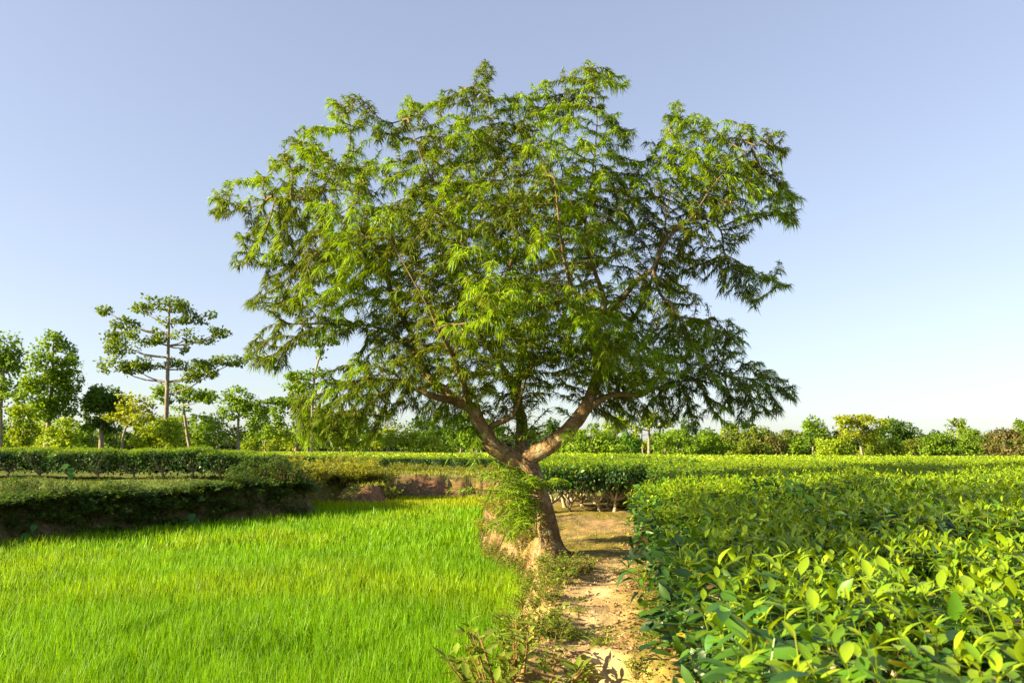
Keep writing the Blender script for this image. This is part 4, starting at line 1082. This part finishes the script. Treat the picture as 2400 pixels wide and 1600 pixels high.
grass_cover('bank_grass', 'short grass and creepers on top of the shaded bank', 34000, [(-18, 12.5), (-8, 12.5), (-4.4, 18), (-4.5, 22), (-6.5, 20), (-18, 20)], .05, .16, .018, (.05, .09, .014), (.15, .19, .03), 31, .38)
al = [gpix(-60 + t * 790, 1260 - t * 70, RT)[:2] for t in np.linspace(0, 1, 20)]
band = [tuple(a_) for a_ in al] + [tuple(a_ + np.array((-.42, .56))) for a_ in al[::-1]]
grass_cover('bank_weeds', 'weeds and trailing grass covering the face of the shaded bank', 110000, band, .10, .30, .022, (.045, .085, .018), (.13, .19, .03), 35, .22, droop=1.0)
grass_cover('mound_grass', 'sunlit grass over the mound and far banks', 40000, [(-9, 20.5), (-4, 18.5), (-4, 21.5), (1, 24.8), (3, 31), (-11, 31)], .06, .24, .022, (.12, .17, .02), (.32, .33, .04), 32, .36)
grass_cover('verge_grass', 'thin mossy grass on the verges of the dirt path', 30000, [(-1.2, 3.0), (1.3, 3.0), (1.8, 8), (2.7, 13.5), (.3, 14.5), (-.8, 12)], .02, .07, .006, (.11, .17, .018), (.30, .30, .035), 33, .44)
grass_cover('dry_grass', 'straw-coloured dry grass draping the bank beside the trunk', 22000, [(-.9, 9.2), (.2, 9.0), (.35, 11), (-.2, 13), (-.9, 12.6)], .06, .2, .007, (.17, .13, .05), (.31, .23, .10), 34, .3, droop=.9)

def grass_tuft(x, y, s, seed, label):
    r = np.random.default_rng(seed); m = 70
    P = np.column_stack([r.normal(0, .035, m), r.normal(0, .035, m), np.full(m, -.01)]); D = np.column_stack([r.normal(0, .8, m), r.normal(0, .8, m), np.ones(m) * .8])
    g = Geo(); ribbons(g, P, D, r.uniform(.05, .14, m) * s, .006, .5, mixc(np.tile(np.array((.10, .17, .02)), (m, 1)), np.array((.26, .30, .04)), r.uniform(0, 1, m)), seg=3)
    o = link('grass_tuft', g.mesh('grass_tuft', M_shrub), loc=(x, y, hz(x, y) + .005)); tag(o, label, 'grass tuft', 'grass tufts on the dirt path')
for i, (u, v, s) in enumerate([(1345,1495,1.3),(1362,1492,1.1),(1325,1488,1.2),(1350,1452,1.0),(1365,1432,.7),(1425,1478,.7),(1435,1500,.9),(1410,1528,1.2),(1455,1375,.9),(1520,1455,1.0),(1525,1470,1.1),(1500,1385,1.0),(1300,1450,1.1)]):
    p = gpix(u, v, .58); grass_tuft(p[0], p[1], s, 60 + i, 'small tuft of grass sprouting on the dirt path')

# fallen leaves and twigs under the tea edge
r = np.random.default_rng(77)
n = 3600
y = r.uniform(2.6, 9.5, n); x = edge_x(y) + r.normal(-.12, .22, n)
k = (~inside(x, y, PADDY)) & (seg_dist(x, y, PATH, False) > .16 * r.uniform(.3, 1.4, n))
x, y = x[k], y[k]; n = len(x)
g = Geo(); scatter(g, LEAF_LO, np.column_stack([x, y, height(x, y) + .008]), np.column_stack([r.normal(0, 1, n), r.normal(0, 1, n), r.normal(0, .25, n)]), np.array((0, 0, 1.0)) + r.normal(0, .4, (n, 3)), r.uniform(.02, .06, n), mixc(np.tile(np.array((.16, .08, .045)), (n, 1)), np.array((.36, .22, .12)), r.uniform(0, 1, n)), .8)
tag(link('leaf_litter', g.mesh('leaf_litter', M_litter)), 'brown fallen leaves scattered under the edge of the tea', 'leaf litter', kind='stuff')

# lone shoot of tea reaching out over the path
def tea_sprig():
    a = pix(1600, 1368, 4.3); b = pix(1440, 1325, 4.15)
    root = link('tea_sprig', None, loc=a); tag(root, 'long tea shoot with dark leaves reaching out over the path', 'tea shoot')
    e = b - a
    c_ = spline([(.1, .02, -.02), (0, 0, 0), e * .55 + np.array((0, 0, -.02)), e], 9)
    g = Geo(); tube(g, c_, np.linspace(.005, .002, 9), 5); link('stem', g.mesh('stem', M_stem, True), root)
    for t, d, s in [(.95, (-.9, -.2, -.75), .13), (.72, (-.5, .3, -.55), .085), (.55, (-.9, -.3, -.5), .11), (.98, (.5, .2, .75), .07), (.99, (-.6, .2, .8), .07), (.35, (.3, -.4, .5), .09)]:
        pnt = c_[1] + (e) * t
        o = link('leaf', LEAFS[5 + int(t * 10) % 3], root, pnt); o.rotation_mode = 'QUATERNION'; o.rotation_quaternion = Vector(d).to_track_quat('Y', 'Z'); o.scale = (s, s, s)
tea_sprig()

# crumbs of soil over the path and verges
n = 5200
y = r.uniform(3.4, 11.5, n); x = np.interp(y, PATH[:, 1], PATH[:, 0]) + r.normal(0, .42, n)
k = (~inside(x, y, PADDY)) & ((seg_dist(x, y, PATH, False) > .16) | (r.uniform(0, 1, n) < .25))
x, y = x[k], y[k]; n = len(x)
TET = np.array([(1, 0, -.3), (-.5, .87, -.3), (-.5, -.87, -.3), (.1, .15, .9), (.5, .6, .3), (-.7, .1, .4)])
TF = np.array([(0, 4, 3), (4, 1, 3), (1, 5, 3), (5, 2, 3), (2, 0, 3), (0, 1, 4), (1, 2, 5)])
g = Geo(); scatter(g, (TET, np.zeros((0, 4), int), TF), np.column_stack([x, y, height(x, y) + .004]), np.column_stack([r.normal(0, 1, n), r.normal(0, 1, n), r.normal(0, .2, n)]), np.array((0, 0, 1.0)) + r.normal(0, .2, (n, 3)), .0025 + .012 * r.uniform(0, 1, n) ** 3, mixc(np.tile(np.array((.46, .31, .14)), (n, 1)), np.array((.24, .15, .07)), r.uniform(0, 1, n)), 1.0)
tag(link('soil_crumbs', g.mesh('soil_crumbs', M_path)), 'loose crumbs of dry soil strewn along the dirt path', 'soil crumbs', kind='stuff')

# lumps of earth at the step
def clod(x, y, s, seed, label):
    r = np.random.default_rng(seed)
    nu, nv = 22, 14
    th = np.linspace(0, 2 * math.pi, nu, endpoint=False); ph = np.linspace(0, math.pi, nv)
    V = []
    for b in ph:
        for a in th:
            d = np.array((math.sin(b) * math.cos(a), math.sin(b) * math.sin(a), math.cos(b)))
            V.append(d)
    V = np.array(V)
    k = .62 + .7 * fbm(V[:, 0] * 1.6 + seed, V[:, 1] * 1.6, V[:, 2] * 1.6, seed, 4)
    V = V * k[:, None] * np.array((1, .9, .85)) * s
    Q = [(i * nu + j, i * nu + (j + 1) % nu, (i + 1) * nu + (j + 1) % nu, (i + 1) * nu + j) for i in range(nv - 1) for j in range(nu)]
    o = link('earth_clod', build_mesh('earth_clod', V, Q, None, np.tile(np.array((.42, .28, .10)), (len(V), 1)), M_ground, True), loc=(x, y, hz(x, y) + s * .15), rz=seed); tag(o, label, 'clod')
# tree standing outside the view on the near paddy bank; its crown shades the nearest tea
def bank_tree():
    r = np.random.default_rng(41)
    s3 = np.array(S)
    tg_ = [(1.0, 3.3, .55), (1.35, 4.2, .5), (2.0, 3.7, .6), (2.9, 4.1, .6), (3.7, 3.8, .6), (1.7, 5.0, .4), (2.5, 4.8, .45), (1.2, 2.8, .4)]
    cs = [np.array((a, b, 1.4)) + s3 * (11.2 + r.uniform(-.9, .9)) for a, b, c_ in tg_]
    bx, by = -8.3, 0.5
    root = link('bank_tree', None, loc=(bx, by, hz(bx, by) - .05)); tag(root, 'leafy tree on the near paddy bank shading the edge of the tea', 'tree')
    b = np.array(root.location)
    gt = Geo(); g = Geo()
    fork = np.array((.1, .1, 3.4))
    tube(gt, spline([(0, 0, -.2), (.12, 0, 1.8), fork], 12), np.linspace(.17, .10, 12), 10, rough=.12, seed=3)
    for (a, bb, rad), c_ in zip(tg_, cs):
        c_ = c_ - b
        tube(gt, spline([fork - (0, 0, .2), fork * .5 + c_ * .5 + np.array((0, 0, -.1)), c_], 7), np.linspace(.06, .012, 7), 6)
        n = 220
        v = norm(r.normal(0, 1, (n, 3))); P = c_ + v * (r.uniform(0, 1, n) ** .5 * rad)[:, None]
        scatter(g, LEAF_LO, P, v * .4 + r.normal(0, .7, (n, 3)), np.array((0, 0, .8)) + r.normal(0, .5, (n, 3)), r.uniform(.09, .17, n), mixc(np.tile(np.array(MD), (n, 1)), np.array(LT), r.uniform(0, 1, n)), 1.2)
    link('trunk', gt.mesh('trunk', M_fbark, True), root)
    o = link('crown', g.mesh('crown', M_far), root); o['kind'] = 'stuff'
bank_tree()
